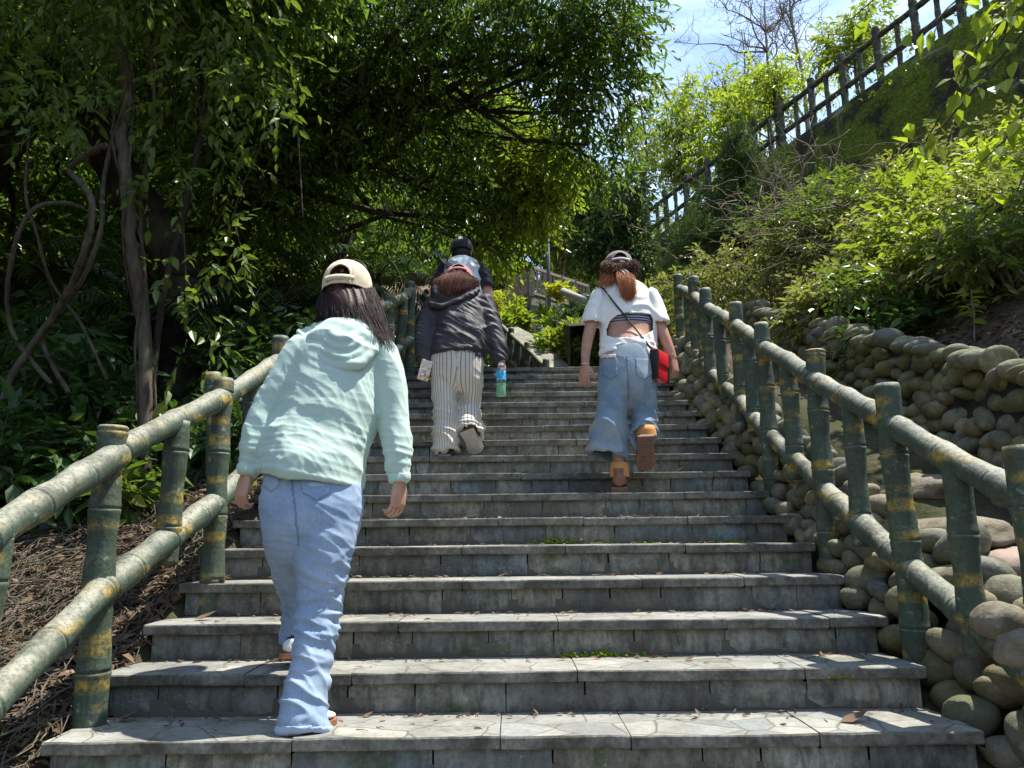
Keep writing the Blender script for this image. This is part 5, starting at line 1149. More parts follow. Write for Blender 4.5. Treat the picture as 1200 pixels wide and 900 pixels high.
th_ = np.linspace(0, 2 * np.pi, 49); ca_, cb_ = at(304.5, 560, 2.76), at(425.5, 560, 2.76); cc_ = (ca_ + cb_) / 2; rx_ = np.linalg.norm(cb_ - ca_) / 2 - .006
hd.tube(cc_ + np.stack([np.cos(th_) * rx_, np.sin(th_) * .160, -.21 * np.cos(th_) * rx_ + .004], 1), .0125, 10)
def dh(V, N):
    x, y = proj(V); back = np.clip(.3 + (y - 420) / 110, .25, 1)
    return folds(V, .0085, [[6, 3, 3.0], [-3.0, 3, 5], [1, 2, 2]], .6, 2.5, 3., 1.5) * back + folds(V, .0035, [[4, 4, 24], [2, 1, 5], [2, 2, 3]], .8, 5, 5., 1.7) * (.25 + .5 * np.exp(-((y - 525) / 30) ** 2) + np.exp(-((y - 545) / 22) ** 2) * (np.abs(x - 370) > 70)) + folds(V, .002, [[20, 12, 9], [6, 4, 14], [3, 3, 3]], .6, 6, 8.)
mint = cloth_mat('mint jersey', (.40, .53, .46), (.46, .585, .515), .75, 1100, .1, 3); me = remesh(hd, .0055, 5, dh); hw = me.copy(); HO = put(me, 'hoodie', mint, R)
patch(HO, hw, lambda V, N: (lambda x, y: ((x - 289) ** 2 + (y - 549) ** 2 < 17 ** 2) & (y > 543))(*proj(V)), .003, 'cuff', mint)
patch(HO, hw, lambda V, N: (lambda x, y: ((x - 468) ** 2 + (y - 560) ** 2 < 17 ** 2) & (y > 553))(*proj(V)), .003, 'cuff', mint)
hh = MB()   # hood lying on the upper back
for (k_, yb, rr_) in ((1., 0, .017), (.84, -6, .016), (.66, -12, .016), (.48, -16, .016)):
    xs_ = np.linspace(-1, 1, 15); pts_ = []
    for q in xs_:
        x = 401 + 50 * k_ * q + 2 * (1 - q * q); y = 388 + yb * .6 + (42 * k_) * (1 - abs(q) ** 2.3); Y = 2.865 - .135 * (1 - abs(q) ** 3) + (1 - k_) * .02; pts_.append(at(x, y, Y))
    hh.tube(np.array(pts_), rr_ * (.8 + .5 * (1 - np.abs(xs_) ** 3)), 12)
loft(hh, [at(402, 381, 2.86), at(402, 388, 2.83), at(402, 400, 2.80), at(401, 416, 2.79), at(400, 424, 2.80)], [.075, .125, .135, .10, .05], [.045, .055, .055, .045, .03], 30)
me = remesh(hh, .005, 6, lambda V, N: folds(V, .006, [[5, 3, 13], [2, 2, 4], [2, 2, 3]], .6, 5, 4.)); put(me, 'hood', mint, HO)
# hair
hm = hair_mat('dark brown hair', (.012, .008, .007), (.085, .040, .030)); hr = MB()
V, F = ICO4; hr.add(V * [.080, .094, .108] + hc + [0, -.008, -.004], F)
loft(hr, [at(407, 345, 2.89), at(409, 362, 2.86), at(416, 376, 2.85), at(428, 388, 2.85), at(446, 398, 2.86)], [.070, .080, .070, .040, .012], [.04, .04, .03, .02, .01], 24)
me = remesh(hr, .005, 6, lambda V, N: folds(V, .008, [[30, 20, 3], [8, 8, 2], [2, 2, 2]], .5, 5, 4.)); HA = put(me, 'hair', hm, R)
st_ = MB(); rg = np.random.default_rng(8)
S_ = [at(x, y, Y) for x, y, Y in [(378, 340, 2.95), (388, 340, 2.90), (400, 341, 2.885), (415, 341, 2.885), (428, 340, 2.90), (437, 338, 2.95)]]
M_ = [at(x, y, Y) for x, y, Y in [(374, 362, 2.90), (385, 366, 2.85), (402, 369, 2.825), (424, 369, 2.825), (440, 368, 2.85), (447, 368, 2.89)]]
E_ = [at(x, y, Y) for x, y, Y in [(375, 374, 2.90), (386, 378, 2.84), (410, 384, 2.80), (440, 396, 2.79), (454, 408, 2.81), (460, 418, 2.84)]]
strands(st_, S_, M_, E_, rg, 4200, .0011, .0065, 12); st_.build('strands', hm, HA)
beige = cloth_mat('beige cotton twill', (.58, .49, .33), (.66, .57, .41), .9, 500, .3)
cap(R, hc + [.004, -.005, .030], fw, up + np.array([0, -.05, 0]), .098, .112, .105, beige, drop=-.34)
sole_b = mat('brown leather', (.30, .13, .065), .55); 
def shoe(root, heel, toe, upv, w, h, m, ms_, name='shoe', label=None, sole_t=.02, collar=None):
    heel = np.asarray(heel, float); toe = np.asarray(toe, float); d = unit(toe - heel); L = np.linalg.norm(toe - heel); u = np.asarray(upv, float); u = unit(u - d * (u @ d)); s = np.cross(d, u)
    q = MB(); loft(q, [heel + u * (sole_t + h * .5) - d * .0, heel + d * .03 + u * (sole_t + h * .48), heel + d * L * .3 + u * (sole_t + h * .46), heel + d * L * .55 + u * (sole_t + h * .34), heel + d * L * .82 + u * (sole_t + h * .22), toe - d * .008 + u * (sole_t + h * .14)], [w * .55, w * .8, w * .82, w * .95, w * .95, w * .4], [h * .45, h * .52, h * .5, h * .36, h * .24, h * .14], 20, s)
    if collar: loft(q, [heel + d * .055 + u * (sole_t + h * .5), heel + d * .055 + u * (sole_t + h + collar)], [w * .74, w * .68], [w * .85, w * .8], 18, s)
    o = put(remesh(q, .005, 4), name, m, root); 
    if label: o['label'] = label
    pl = np.array([[-.0, .55], [.0, .9], [.06, 1.0], [.3, .86], [.5, .88], [.72, 1.08], [.88, .98], [.97, .62], [1.0, .2]]); ring = [heel + d * (a * L - .004) + s * (b * w) for a, b in pl] + [heel + d * (a * L - .004) - s * (b * w) for a, b in pl[::-1]]; ring = np.array(ring); n = len(ring)
    q = MB(); q.add(np.vstack([ring, ring + u * sole_t, ring.mean(0), ring.mean(0) + u * sole_t]), np.array([[i, (i + 1) % n, n + (i + 1) % n, n + i] for i in range(n)]), np.array([[2 * n, (i + 1) % n, i] for i in range(n)] + [[2 * n + 1, n + i, n + (i + 1) % n] for i in range(n)]))
    so = q.build('sole', ms_, o, smooth=False)
    g = MB()       # tread ribs
    for a in np.linspace(.08, .92, 12): g.bar(heel + d * a * L - s * w * .7 - u * .0015, heel + d * a * L + s * w * .7 - u * .0015, .006, .004, u)
    g.build('tread_ribs', ms_, so, smooth=False); return o
shoe(R, at(334, 858, 2.55) * [1, 1, 0] + [0, 0, .002], at(392, 850, 2.70) * [1, 1, 0] + [0, 0, .002], (0, 0, 1), .042, .05, white, sole_b, 'sandal', 'white strapped sandal with brown sole, flat on the lowest tread')
shoe(R, at(340, 772, 2.88), at(345, 771, 3.03) + [0.0, .0, .0], (0, -.15, 1), .040, .05, white, sole_b, 'sandal', 'white sandal with brown sole, lifted behind the front leg')

# =============================================================== woman in the dark jacket
r2 = at(520, 533, 4.95); R = person('person', 'woman in dark hooded jacket and striped trousers holding a green bottle', r2)
bd = MB(); hc = at(537, 333, 5.30); fw = np.array([.02, 1, -.55]); up = np.array([.0, .55, 1.]); HP = head(bd, hc, fw, up, .98)
T2 = [(520, 550, 343, 5.22, .05), (508, 566, 352, 5.20, .085), (508, 568, 368, 5.17, .11), (511, 566, 392, 5.10, .11), (508, 564, 412, 5.06, .115), (508, 564, 436, 5.04, .115), (512, 560, 455, 5.04, .08)]
loft(bd, [hc, (hc + at(536, 345, 5.22)) / 2, at(536, 348, 5.2)], [.05, .05, .06], [.05, .05, .06], 16); spx(bd, T2, k=.9, kd=.9)
aL = [at(511, 355, 5.18), at(503, 375, 5.12), at(499, 395, 5.06), at(498, 412, 5.03), at(498, 427, 5.0)]; aR = [at(565, 355, 5.18), at(573, 375, 5.13), at(579, 395, 5.08), at(584, 410, 5.05), at(588, 424, 5.02)]
for A_ in (aL, aR): loft(bd, A_, [.046, .040, .034, .032, .025], [.046, .04, .034, .028, .02], 16)
hand(bd, aL[-1], (.0, -.1, -1), (-.8, .5, 0), (.4, .9, 0), .95, .75); hand(bd, aR[-1] + [0, 0, -.0], (-.05, .0, -1), (.7, -.6, 0), (-.5, .8, 0), .95, .85)
spx(bd, [(510, 534, 450, 5.03, .075), (513, 533, 490, 5.0, .055), (514, 530, 525, 4.97, .04)], k=.85); spx(bd, [(540, 564, 450, 5.05, .075), (540, 560, 478, 5.12, .06), (543, 558, 503, 4.98, .045)], k=.85)
put(remesh(bd, .005, 3), 'body', skin, R); eyes(R, HP)
stripe = mat('striped linen', (.6, .55, .46), .9, spec=.1); t = NT(stripe); a_ = t.n('Attribute', attribute_name='legdir'); sp = t.n('SeparateXYZ'); t.l(a_.outputs['Vector'], sp.inputs[0])
ang = t.math('ARCTAN2', sp.outputs['Y'], sp.outputs['X']); fr = t.math('FRACT', t.math('MULTIPLY', ang, 32 / (2 * math.pi))); ln = t.ramp(fr, (.0, .9), (.10, .9), (.22, 0.), (.92, 0.), (1., .9))
c = t.mix(t.noise(t.coord('World'), 6), (.52, .48, .40), (.62, .57, .49)); t.col(t.mix(ln, c, (.13, .12, .115))); t.nor(t.bump(t.noise(t.coord('World'), 400, 2), .2, .002))
pt = MB(); spx(pt, [(508, 564, 400, 5.07, .12), (504, 567, 415, 5.05, .135), (503, 567, 432, 5.04, .14), (506, 565, 450, 5.04, .12), (515, 556, 462, 5.04, .07)])
cl1 = [(504, 537, 440, 5.04, .105), (506, 537, 462, 5.03, .10), (507, 537, 485, 5.0, .095), (506, 537, 508, 4.97, .10), (506, 539, 529, 4.95, .08), (510, 534, 529, 4.95, .062), (514, 532, 515, 4.96, .06)]
cl2 = [(535, 567, 440, 5.04, .105), (536, 566, 460, 5.08, .10), (534, 564, 478, 5.11, .10), (533, 565, 494, 5.04, .105), (534, 567, 509, 4.97, .11), (538, 564, 508, 4.97, .10), (543, 560, 498, 5.0, .08)]
spx(pt, cl1); spx(pt, cl2)
me = remesh(pt, .008, 5, lambda V, N: folds(V, .018, [[5, 5, 6], [1, 1, 10], [3, 2, 4]], .8, 4, 2.) * np.clip((proj(V)[1] - 420) / 60, .15, 1) + folds(V, .020, [[4, 4, 18], [2, 1, 5], [2, 2, 3]], .8, 5, 5.) * np.exp(-((proj(V)[1] - 498) / 16) ** 2) * (proj(V)[0] > 535))
V = vco(me); X, Yp = proj(V); c1 = np.array([(at(a, y, Y) + at(b, y, Y)) / 2 for a, b, y, Y, d in cl1[:5]]); c2 = np.array([(at(a, y, Y) + at(b, y, Y)) / 2 for a, b, y, Y, d in cl2[:5]])
ix = lambda C, V: np.stack([np.interp(-V[:, 2], -C[:, 2], C[:, k]) for k in range(2)], 1)
left = X < 536.; cx = np.where(left[:, None], ix(c1, V), ix(c2, V)); dd = V[:, :2] - cx; wst = np.clip((455 - Yp) / 10, 0, 1)[:, None]
dd = dd * np.where(left, 1, 1)[:, None]; at_ = me.attributes.new('legdir', 'FLOAT_VECTOR', 'POINT'); q_ = np.zeros((len(V), 3)); q_[:, :2] = unit(dd); at_.data.foreach_set('vector', q_.astype(np.float32).ravel())
put(me, 'trousers', stripe, R)
jk = mat('thin dark jacket', (.04, .038, .042), .6, spec=.3); t = NT(jk); n = t.noise(t.coord('World'), 7, 4); t.col(t.mix(n, (.028, .026, .029), (.05, .046, .05))); t.nor(t.bump(t.noise(t.coord('World'), 30, 4, .6, .5), .35, .01))
jb = MB(); spx(jb, [(524, 548, 340, 5.23, .05), (510, 562, 346, 5.21, .09), (503, 570, 356, 5.19, .125), (503, 573, 372, 5.16, .145), (505, 574, 392, 5.10, .15), (501, 573, 410, 5.06, .155), (502, 572, 418, 5.05, .155), (509, 565, 417, 5.05, .135), (510, 560, 405, 5.06, .12)], side=(1, 0, 0))
for A_ in (aL, aR):
    A2 = [A_[0] + (A_[0] - A_[1]) * .25] + A_[:4] + [A_[4] + (A_[3] - A_[4]) * .3, A_[4]]; loft(jb, A2, [.055, .075, .074, .070, .066, .050, .045], [.055, .078, .074, .068, .062, .046, .04], 22)
me = remesh(jb, .0075, 5, lambda V, N: folds(V, .014, [[5, 4, 3.5], [-3.0, 3, 7], [1, 2, 2]], .8, 3.5, 6.) + folds(V, .009, [[14, 8, 20], [3, 2, 8], [2, 2, 3]], .8, 5, 5.)); jw2 = me.copy(); JK = put(me, 'jacket', jk, R)
hh = MB(); loft(hh, [at(533, 338, 5.19), at(528, 343, 5.14), at(520, 350, 5.10), at(512, 356, 5.10)], [.08, .13, .12, .06], [.05, .055, .05, .03], 24, (1, 0, -.35)); hh.tube(np.array([at(503, 352, 5.12), at(507, 358, 5.04), at(517, 359, 5.02), at(533, 354, 5.03), at(552, 345, 5.07), at(560, 340, 5.14)]), .022, 12)
put(remesh(hh, .0075, 5, lambda V, N: folds(V, .008, [[5, 3, 13], [2, 2, 4], [2, 2, 3]], .6, 5, 4.)), 'hood', jk, JK)
hm2 = hair_mat('red brown hair', (.04, .012, .008), (.24, .075, .04)); hr = MB(); V, F = ICO4; hr.add(V * [.112, .10, .10] + at(535, 333, 5.26), F)
loft(hr, [at(534, 325, 5.2), at(531, 333, 5.15), at(526, 341, 5.13)], [.115, .13, .09], [.05, .04, .03], 22); HA = put(remesh(hr, .007, 5, lambda V, N: folds(V, .010, [[30, 20, 3], [8, 8, 2], [2, 2, 2]], .5, 5, 4.)), 'hair', hm2, R)
st_ = MB(); S_ = [at(x, y, Y) for x, y, Y in [(514, 327, 5.2), (524, 322, 5.16), (535, 319, 5.15), (547, 321, 5.16), (556, 326, 5.2)]]; M_ = [at(x, y, Y) for x, y, Y in [(508, 332, 5.17), (519, 329, 5.09), (533, 327, 5.08), (548, 328, 5.10), (560, 330, 5.17)]]; E_ = [at(x, y, Y) for x, y, Y in [(505, 345, 5.17), (514, 347, 5.07), (528, 345, 5.05), (545, 340, 5.08), (560, 337, 5.17)]]
strands(st_, S_, M_, E_, rg, 3000, .0012, .007, 10); st_.build('strands', hm2, HA)
pink = cloth_mat('pink cotton', (.35, .14, .15), (.42, .19, .19)); cap(R, at(538, 328, 5.30), fw, (0, .6, 1.), .105, .12, .10, pink, drop=-.2)
wsole = mat('off white rubber', (.52, .47, .38), .7); t = NT(wsole); n = t.noise(t.coord('World'), 40, 4); t.col(t.mix(n, (.36, .31, .24), (.62, .57, .47)))
shoe(R, at(520, 536, 4.93), at(521, 533, 5.15) + [0, 0, 0], (0, 0, 1), .045, .07, white, wsole, 'sneaker', 'white sneaker flat on its step')
hl = at(547, 505, 4.93); tl = at(560, 532, 5.0); shoe(R, hl, tl, (0.15, .9, .35), .050, .06, white, wsole, 'sneaker', 'white sneaker lifted with its pale sole facing the camera', .025)

# bottle (its own thing) and phone
btl = at(587, 430, 5.0); gl = mat('clear plastic', (.75, .92, .85), .08, spec=.5); gl.node_tree.nodes['Principled BSDF'].inputs['Transmission Weight'].default_value = .9; gl.node_tree.nodes['Principled BSDF'].inputs['IOR'].default_value = 1.3
lq = mat('green drink', (.30, .75, .42), .2, spec=.4); lq.node_tree.nodes['Principled BSDF'].inputs['Transmission Weight'].default_value = .45
lb_ = mat('blue label', (.05, .35, .62), .5); t = NT(lb_); n = t.noise(t.coord('World'), 60, 2); t.col(t.mix(t.ramp(n, (.55, 0.), (.6, 1.)), (.03, .34, .62), (.5, .75, .85)))
zb_ = at(587, 465, 5.0)[2]; zt_ = at(587, 427, 5.0)[2]; H = zt_ - zb_; B = empty('drink_bottle', (btl[0], btl[1], zb_), 'plastic bottle of green drink with blue label in the dark jacketed woman\'s right hand', 'bottle')
z = lambda f: (btl[0], btl[1], zb_ + H * f)
MB().tube([z(0), z(.01), z(.03), z(.08), z(.3), z(.33), z(.36), z(.6), z(.78), z(.88), z(.92), z(.97)], [.02, .028, .031, .032, .032, .030, .032, .032, .031, .018, .014, .014], 24).build('bottle_shell', gl, B)
MB().tube([z(.02), z(.05), z(.3), z(.40)], [.025, .029, .029, .029], 24).build('green_liquid', lq, B); MB().tube([z(.50), z(.80)], [.0335, .033], 24, False).build('wrapper', lb_, B); MB().tube([z(.95), z(1.03)], [.017, .017], 18).build('bottle_cap', mat('white cap', (.8, .8, .8), .5), B)
ph = mat('floral case', (.7, .68, .6), .4); t = NT(ph); vv_ = t.n('TexVoronoi', i_Scale=70); t.l(t.coord('World'), vv_.inputs['Vector']); gc = t.n('SeparateColor'); t.l(vv_.outputs['Color'], gc.inputs[0]); t.col(t.ramp(gc.outputs[0], (0., (.75, .73, .66)), (.4, (.6, .15, .14)), (.5, (.8, .76, .66)), (.7, (.2, .35, .18)), (.8, (.8, .78, .7)), (.95, (.7, .5, .15))))
q = MB(); q.box(at(498, 434, 4.96), (.075, .012, .14), rot=np.array(Matrix.Rotation(.25, 3, 'Y') @ Matrix.Rotation(.3, 3, 'Z'))); q.build('phone', ph, label='phone in a pale flowered case held in the left hand of the dark jacketed woman', cat='phone', bevel=.004, smooth=False)

# =============================================================== woman in the white tee
r3 = at(726, 577, 4.4); R = person('person', 'woman in open backed white tee and wide denim culottes climbing on the right', r3)
bd = MB(); hc = at(725, 317, 4.72); fw = np.array([-.02, 1, -.15]); up = np.array([0., .25, 1.]); HP = head(bd, hc, fw, up, .95); nk = at(728, 332, 4.66)
loft(bd, [hc, (hc + nk) / 2, nk, nk - [0, .01, .05]], [.05, .047, .055, .08], [.05, .05, .055, .06], 16)
T3 = [(717, 743, 333, 4.66, .05), (704, 759, 343, 4.64, .08), (706, 762, 356, 4.62, .09), (709, 764, 375, 4.60, .10), (709, 765, 395, 4.57, .10), (708, 766, 412, 4.53, .11), (707, 766, 440, 4.50, .12), (712, 762, 465, 4.50, .08)]
spx(bd, T3, k=.98, kd=1.)
aL = [at(704, 345, 4.62), at(697, 366, 4.59), at(691, 388, 4.56), at(687, 408, 4.53), at(686, 428, 4.52)]; aR = [at(761, 345, 4.62), at(768, 366, 4.60), at(776, 388, 4.57), at(783, 405, 4.55), at(789, 421, 4.54)]
for A_ in (aL, aR): loft(bd, A_, [.030, .040, .036, .031, .024], [.046, .042, .036, .028, .020], 16)
hand(bd, aL[-1], (-.12, -.1, -1), (-.55, -.7, .1), (.6, .7, 0), .98, .35); hand(bd, aR[-1], (.15, 0, -1), (.75, -.6, .1), (-.5, .8, 0), .98, .85)
spx(bd, [(708, 738, 460, 4.49, .08), (714, 735, 500, 4.44, .055), (717, 733, 535, 4.42, .042), (718, 732, 560, 4.42, .035)], k=.9); spx(bd, [(738, 766, 460, 4.51, .08), (742, 764, 490, 4.56, .06), (747, 764, 510, 4.40, .045)], k=.9)
me = remesh(bd, .004, 3); put(me, 'body', skin_b, R); eyes(R, HP)
sh = MB(); spx(sh, [(722, 742, 330, 4.665, .05), (705, 758, 338, 4.65, .085), (700, 763, 348, 4.64, .105), (700, 768, 365, 4.62, .122), (703, 770, 385, 4.60, .125), (703, 770, 402, 4.57, .125), (702, 770, 413, 4.55, .130), (701, 770, 419, 4.545, .132), (707, 764, 418, 4.545, .115), (712, 760, 405, 4.55, .10)])
for A_, o_ in ((aL, -1), (aR, 1)):
    e = A_[1] + (A_[2] - A_[1]) * .45; loft(sh, [A_[0] + [-.03 * o_, 0, -.01], A_[0] + [0, 0, -.01], A_[1], e + [0, 0, -.01], e + [0, 0, -.012], A_[1]], [.035, .050, .060, .070, .056, .042], [.04, .058, .062, .066, .052, .042], 22)
tee = cloth_mat('ivory tee', (.80, .79, .74), (.74, .73, .69)); me = remesh(sh, .0062, 4, lambda V, N: .004 + folds(V, .009, [[6, 4, 3.5], [-3.0, 3, 6], [1, 2, 2]], .8, 3.0, 1.) + folds(V, .009, [[4, 4, 20], [2, 1, 5], [2, 2, 3]], .8, 5, 5.) * np.clip((proj(V)[1] - 392) / 15, 0, 1))
arch = [(710, 394), (710, 386), (714, 376), (722, 369), (733, 366), (750, 366), (763, 368), (766, 374), (766, 388), (757, 393), (745, 396), (730, 396), (718, 396)]
drop_faces(me, poly_test(arch)); TE = put(me, 'tee', tee, R); s = TE.modifiers.new('solidify', 'SOLIDIFY'); s.thickness = .004
bm_ = mat('striped band', (.3, .33, .42), .8); t = NT(bm_); zz = t.n('SeparateXYZ'); t.l(t.coord('World'), zz.inputs[0]); t.col(t.mix(t.ramp(t.math('FRACT', t.math('MULTIPLY', zz.outputs['Z'], 62.)), (.45, 0.), (.5, 1.)), (.38, .42, .52), (.035, .04, .055)))
q = MB(); rows = [(708, 764, 371, 4.61, .110), (708, 765, 377, 4.605, .111), (708, 765, 385, 4.60, .111)]
C = []; rx = []; ry = []
for xl, xr, y, Y, d in rows: a = at(xl, y, Y); b = at(xr, y, Y); C.append((a + b) / 2); rx.append(np.linalg.norm(b - a) / 2 * 1.0); ry.append(d * 1.01)
q.tube(C, rx, 48, False, ry, (1, 0, 0)); o = q.build('bra_band', bm_, R); s = o.modifiers.new('solidify', 'SOLIDIFY'); s.thickness = .004
cu = MB(); spx(cu, [(708, 764, 405, 4.55, .10), (704, 768, 414, 4.54, .125), (702, 769, 430, 4.52, .138), (700, 770, 450, 4.50, .14), (701, 770, 466, 4.50, .12), (712, 760, 482, 4.50, .06)])
spx(cu, [(700, 738, 455, 4.50, .12), (698, 737, 478, 4.48, .12), (693, 736, 500, 4.46, .125), (689, 736, 520, 4.44, .10), (687, 737, 532, 4.43, .09), (693, 731, 532, 4.43, .074), (702, 728, 515, 4.45, .09)])
spx(cu, [(736, 770, 455, 4.50, .12), (736, 770, 478, 4.54, .12), (737, 770, 495, 4.52, .12), (738, 769, 508, 4.46, .10), (739, 768, 515, 4.43, .09), (745, 762, 512, 4.43, .07), (748, 760, 500, 4.47, .08)], side=(1, 0, .18))
me = remesh(cu, .0065, 5, lambda V, N: folds(V, .020, [[6, 5, 2.5], [1, 1, 4], [2, 2, 2]], .7, 3, 12.) * np.clip((proj(V)[1] - 425) / 60, .1, 1) + folds(V, .016, [[4, 4, 20], [2, 1, 5], [2, 2, 3]], .8, 5, 5.) * np.exp(-((proj(V)[1] - 503) / 14) ** 2) * (proj(V)[0] > 737))
cw = me.copy(); CU = put(me, 'culottes', denim2, R)
patch(CU, cw, poly_test([(706, 420), (724, 420), (724, 440), (715, 446), (706, 440)]), .003, 'back_pocket', denim2); patch(CU, cw, poly_test([(744, 420), (764, 420), (764, 440), (755, 446), (745, 440)]), .003, 'back_pocket', denim2)
patch(CU, cw, poly_test([(734, 416), (736.6, 416), (738, 470), (735, 470)]), .003, 'centre_seam', seam2); patch(CU, cw, poly_test([(684, 529), (738, 529), (738, 540), (684, 540)], False), .003, 'hem', seam2)
patch(CU, cw, poly_test([(704, 415), (722, 415), (722, 420), (704, 420)]), .006, 'waist_label', cloth_mat('pale pink label', (.7, .5, .45), (.75, .55, .5)))
org = cloth_mat('tan leather collar', (.55, .24, .06), (.48, .20, .05), .6); brn = mat('brown shoe leather', (.20, .095, .06), .5); bsol = mat('dark brown rubber', (.15, .08, .06), .7); t = NT(bsol); n = t.noise(t.coord('World'), 30, 4); t.col(t.mix(n, (.10, .055, .04), (.24, .13, .10)))
b1 = shoe(R, at(726, 577, 4.335), at(727, 574, 4.56), (0, 0, 1), .050, .075, brn, bsol, 'ankle_boot', 'brown ankle boot with turned down tan collar, planted on a step', .03, .03)
q = MB(); a = at(726, 557, 4.40); q.tube([a + [0, 0, -.012], a + [0, 0, .03], a + [0, 0, .072], a + [0, 0, .066]], [.056, .054, .050, .040], 24, False, [.058, .056, .05, .04], (1, 0, 0)); q.build('collar', org, b1)
b2 = shoe(R, at(757, 512, 4.34), at(757, 552, 4.45), (0.05, .88, .4), .052, .075, brn, bsol, 'ankle_boot', 'brown ankle boot lifted so its ribbed sole faces the camera', .035, .03)
q = MB(); a = at(757, 505, 4.42); q.tube([a + [0, 0, -.03], a + [0, 0, .0], a + [0, 0, .03], a + [0, 0, .028]], [.060, .058, .052, .042], 24, False, [.06, .056, .05, .04], (1, 0, 0)); q.build('collar', org, b2)
hm3 = hair_mat('copper hair', (.28, .085, .03), (.85, .38, .17)); hm3d = hair_mat('brown hair', (.05, .02, .012), (.22, .09, .045)); hr = MB(); V, F = ICO4; hr.add(V * [.088, .098, .098] + hc + [0, -.015, -.012], F)
loft(hr, [at(725, 318, 4.60), at(731, 322, 4.545), at(736, 332, 4.525), at(737, 343, 4.525), at(737, 352, 4.53)], [.04, .04, .035, .025, .01], [.03, .025, .02, .015, .01], 18)
HA = put(remesh(hr, .006, 4, lambda V, N: folds(V, .008, [[30, 20, 3], [8, 8, 2], [2, 2, 2]], .5, 5, 4.)), 'hair', hm3d, R)
st_ = MB(); strands(st_, [at(x, y, 4.58) for x, y in [(722, 316), (730, 316), (738, 318)]], [at(x, y, 4.50) for x, y in [(725, 330), (734, 330), (743, 332)]], [at(x, y, 4.505) for x, y in [(731, 349), (737, 353), (744, 346)]], rg, 1300, .0011, .007, 10)
strands(st_, [at(x, y, 4.60) for x, y in [(708, 310), (711, 314), (720, 318)]], [at(x, y, 4.57) for x, y in [(706, 322), (712, 322), (722, 324)]], [at(x, y, 4.56) for x, y in [(703, 335), (706, 334), (724, 336)]], rg, 420, .0012, .008, 9)
st_.build('ponytail', hm3, HA); st_ = MB(); strands(st_, [at(x, y, 4.59) for x, y in [(708, 306), (718, 310), (728, 311), (744, 306)]], [at(x, y, 4.565) for x, y in [(706, 313), (718, 316), (732, 316), (748, 312)]], [at(x, y, 4.575) for x, y in [(709, 322), (720, 322), (732, 322), (746, 320)]], rg, 900, .0015, .013, 8); st_.build('loose_strands', hm3d, HA)
cap(R, hc + [0, -.0, .030], fw, up, .094, .108, .092, cloth_mat('mauve grey cotton', (.15, .115, .12), (.20, .16, .165)), strap=cloth_mat('pale strap', (.38, .34, .34), (.42, .38, .38)), drop=-.22)
MB().tube(np.array([np.array(aL[-1]) + [.028 * math.cos(a), .024 * math.sin(a), .01 + .004 * math.sin(a)] for a in np.linspace(0, 6.28, 20)]), .003, 6).build('bracelet', mat('silver', (.6, .6, .6), .3, 1), R)
# shoulder bag
red = mat('red leather', (.62, .015, .025), .4, spec=.5); blk = mat('black leather', (.012, .012, .012), .4)
bc = at(773, 430, 4.47); B = empty('shoulder_bag', bc - [0, 0, .09], 'small red shoulder bag with black edges on the hip of the woman in white', 'bag')
Rz = np.array(Matrix.Rotation(.95, 3, 'Z') @ Matrix.Rotation(.06, 3, 'Y')); q = MB(); q.box(bc, (.15, .045, .175), rot=Rz); q.build('bag_body', red, B, bevel=.012)
for sx in (-1, 1): q = MB(); q.box(bc + Rz @ np.array([sx * .074, 0, 0]), (.012, .052, .182), rot=Rz); q.build('edge_trim', blk, B, bevel=.004)
q = MB(); q.box(bc + Rz @ np.array([0, -.026, .045]), (.13, .010, .085), rot=Rz); q.build('flap', red, B, bevel=.004)
q = MB(); q.tube(np.array([at(704, 336, 4.60), at(707, 338, 4.545), at(720, 355, 4.495), at(735, 373, 4.475), at(750, 392, 4.448), at(762, 407, 4.43), bc + [-.03, -.02, .09]]), .0065, 8, r2=.003); q.build('strap', blk, B)

# =============================================================== man in the black cap
r4 = at(538, 481, 6.0); R = person('person', 'man in black cap and grey shirt with black sleeves at the top', r4)
bd = MB(); hc = at(541, 297, 6.42); fw = np.array([.03, 1, -.1]); up = np.array([0., .15, 1.]); HP = head(bd, hc, fw, up, 1.02); nk = at(541, 310, 6.38); loft(bd, [hc, nk, nk - [0, 0, .06]], [.06, .065, .10], [.06, .065, .08], 16)
T4 = [(530, 552, 308, 6.38, .06), (517, 566, 315, 6.36, .11), (519, 565, 340, 6.33, .13), (520, 563, 375, 6.26, .13), (521, 562, 400, 6.2, .13), (522, 561, 415, 6.18, .12)]
spx(bd, T4, k=.95, kd=.95); aR = [at(564, 318, 6.36), at(570, 337, 6.34), at(573, 356, 6.30), at(568, 370, 6.36), at(562, 380, 6.42)]; aL = [at(518, 318, 6.36), at(513, 336, 6.33), at(509, 356, 6.30), at(511, 374, 6.28), at(513, 388, 6.30)]
for A_ in (aL, aR): loft(bd, A_, [.056, .052, .044, .038, .03], [.056, .052, .044, .036, .026], 16); hand(bd, A_[-1], A_[-1] - A_[-2], (0, -1, 0), (0, 0, 1), 1.05, .5)
for xa, xb, yy, Yf in ((526, 540, 470, 6.3), (541, 556, 480, 6.05)): spx(bd, [(xa - 3, xb + 2, 420, 6.17, .09), (xa, xb, 445, 6.2, .065), (xa + 3, xb - 2, yy, Yf, .05)], k=.9)
put(remesh(bd, .006, 3), 'body', skin_b, R); eyes(R, HP)
q = MB(); spx(q, [(533, 549, 307, 6.39, .06), (521, 561, 311, 6.37, .11), (516, 566, 320, 6.36, .135), (516, 566, 345, 6.33, .15), (517, 565, 380, 6.26, .155), (517, 565, 402, 6.2, .155)])
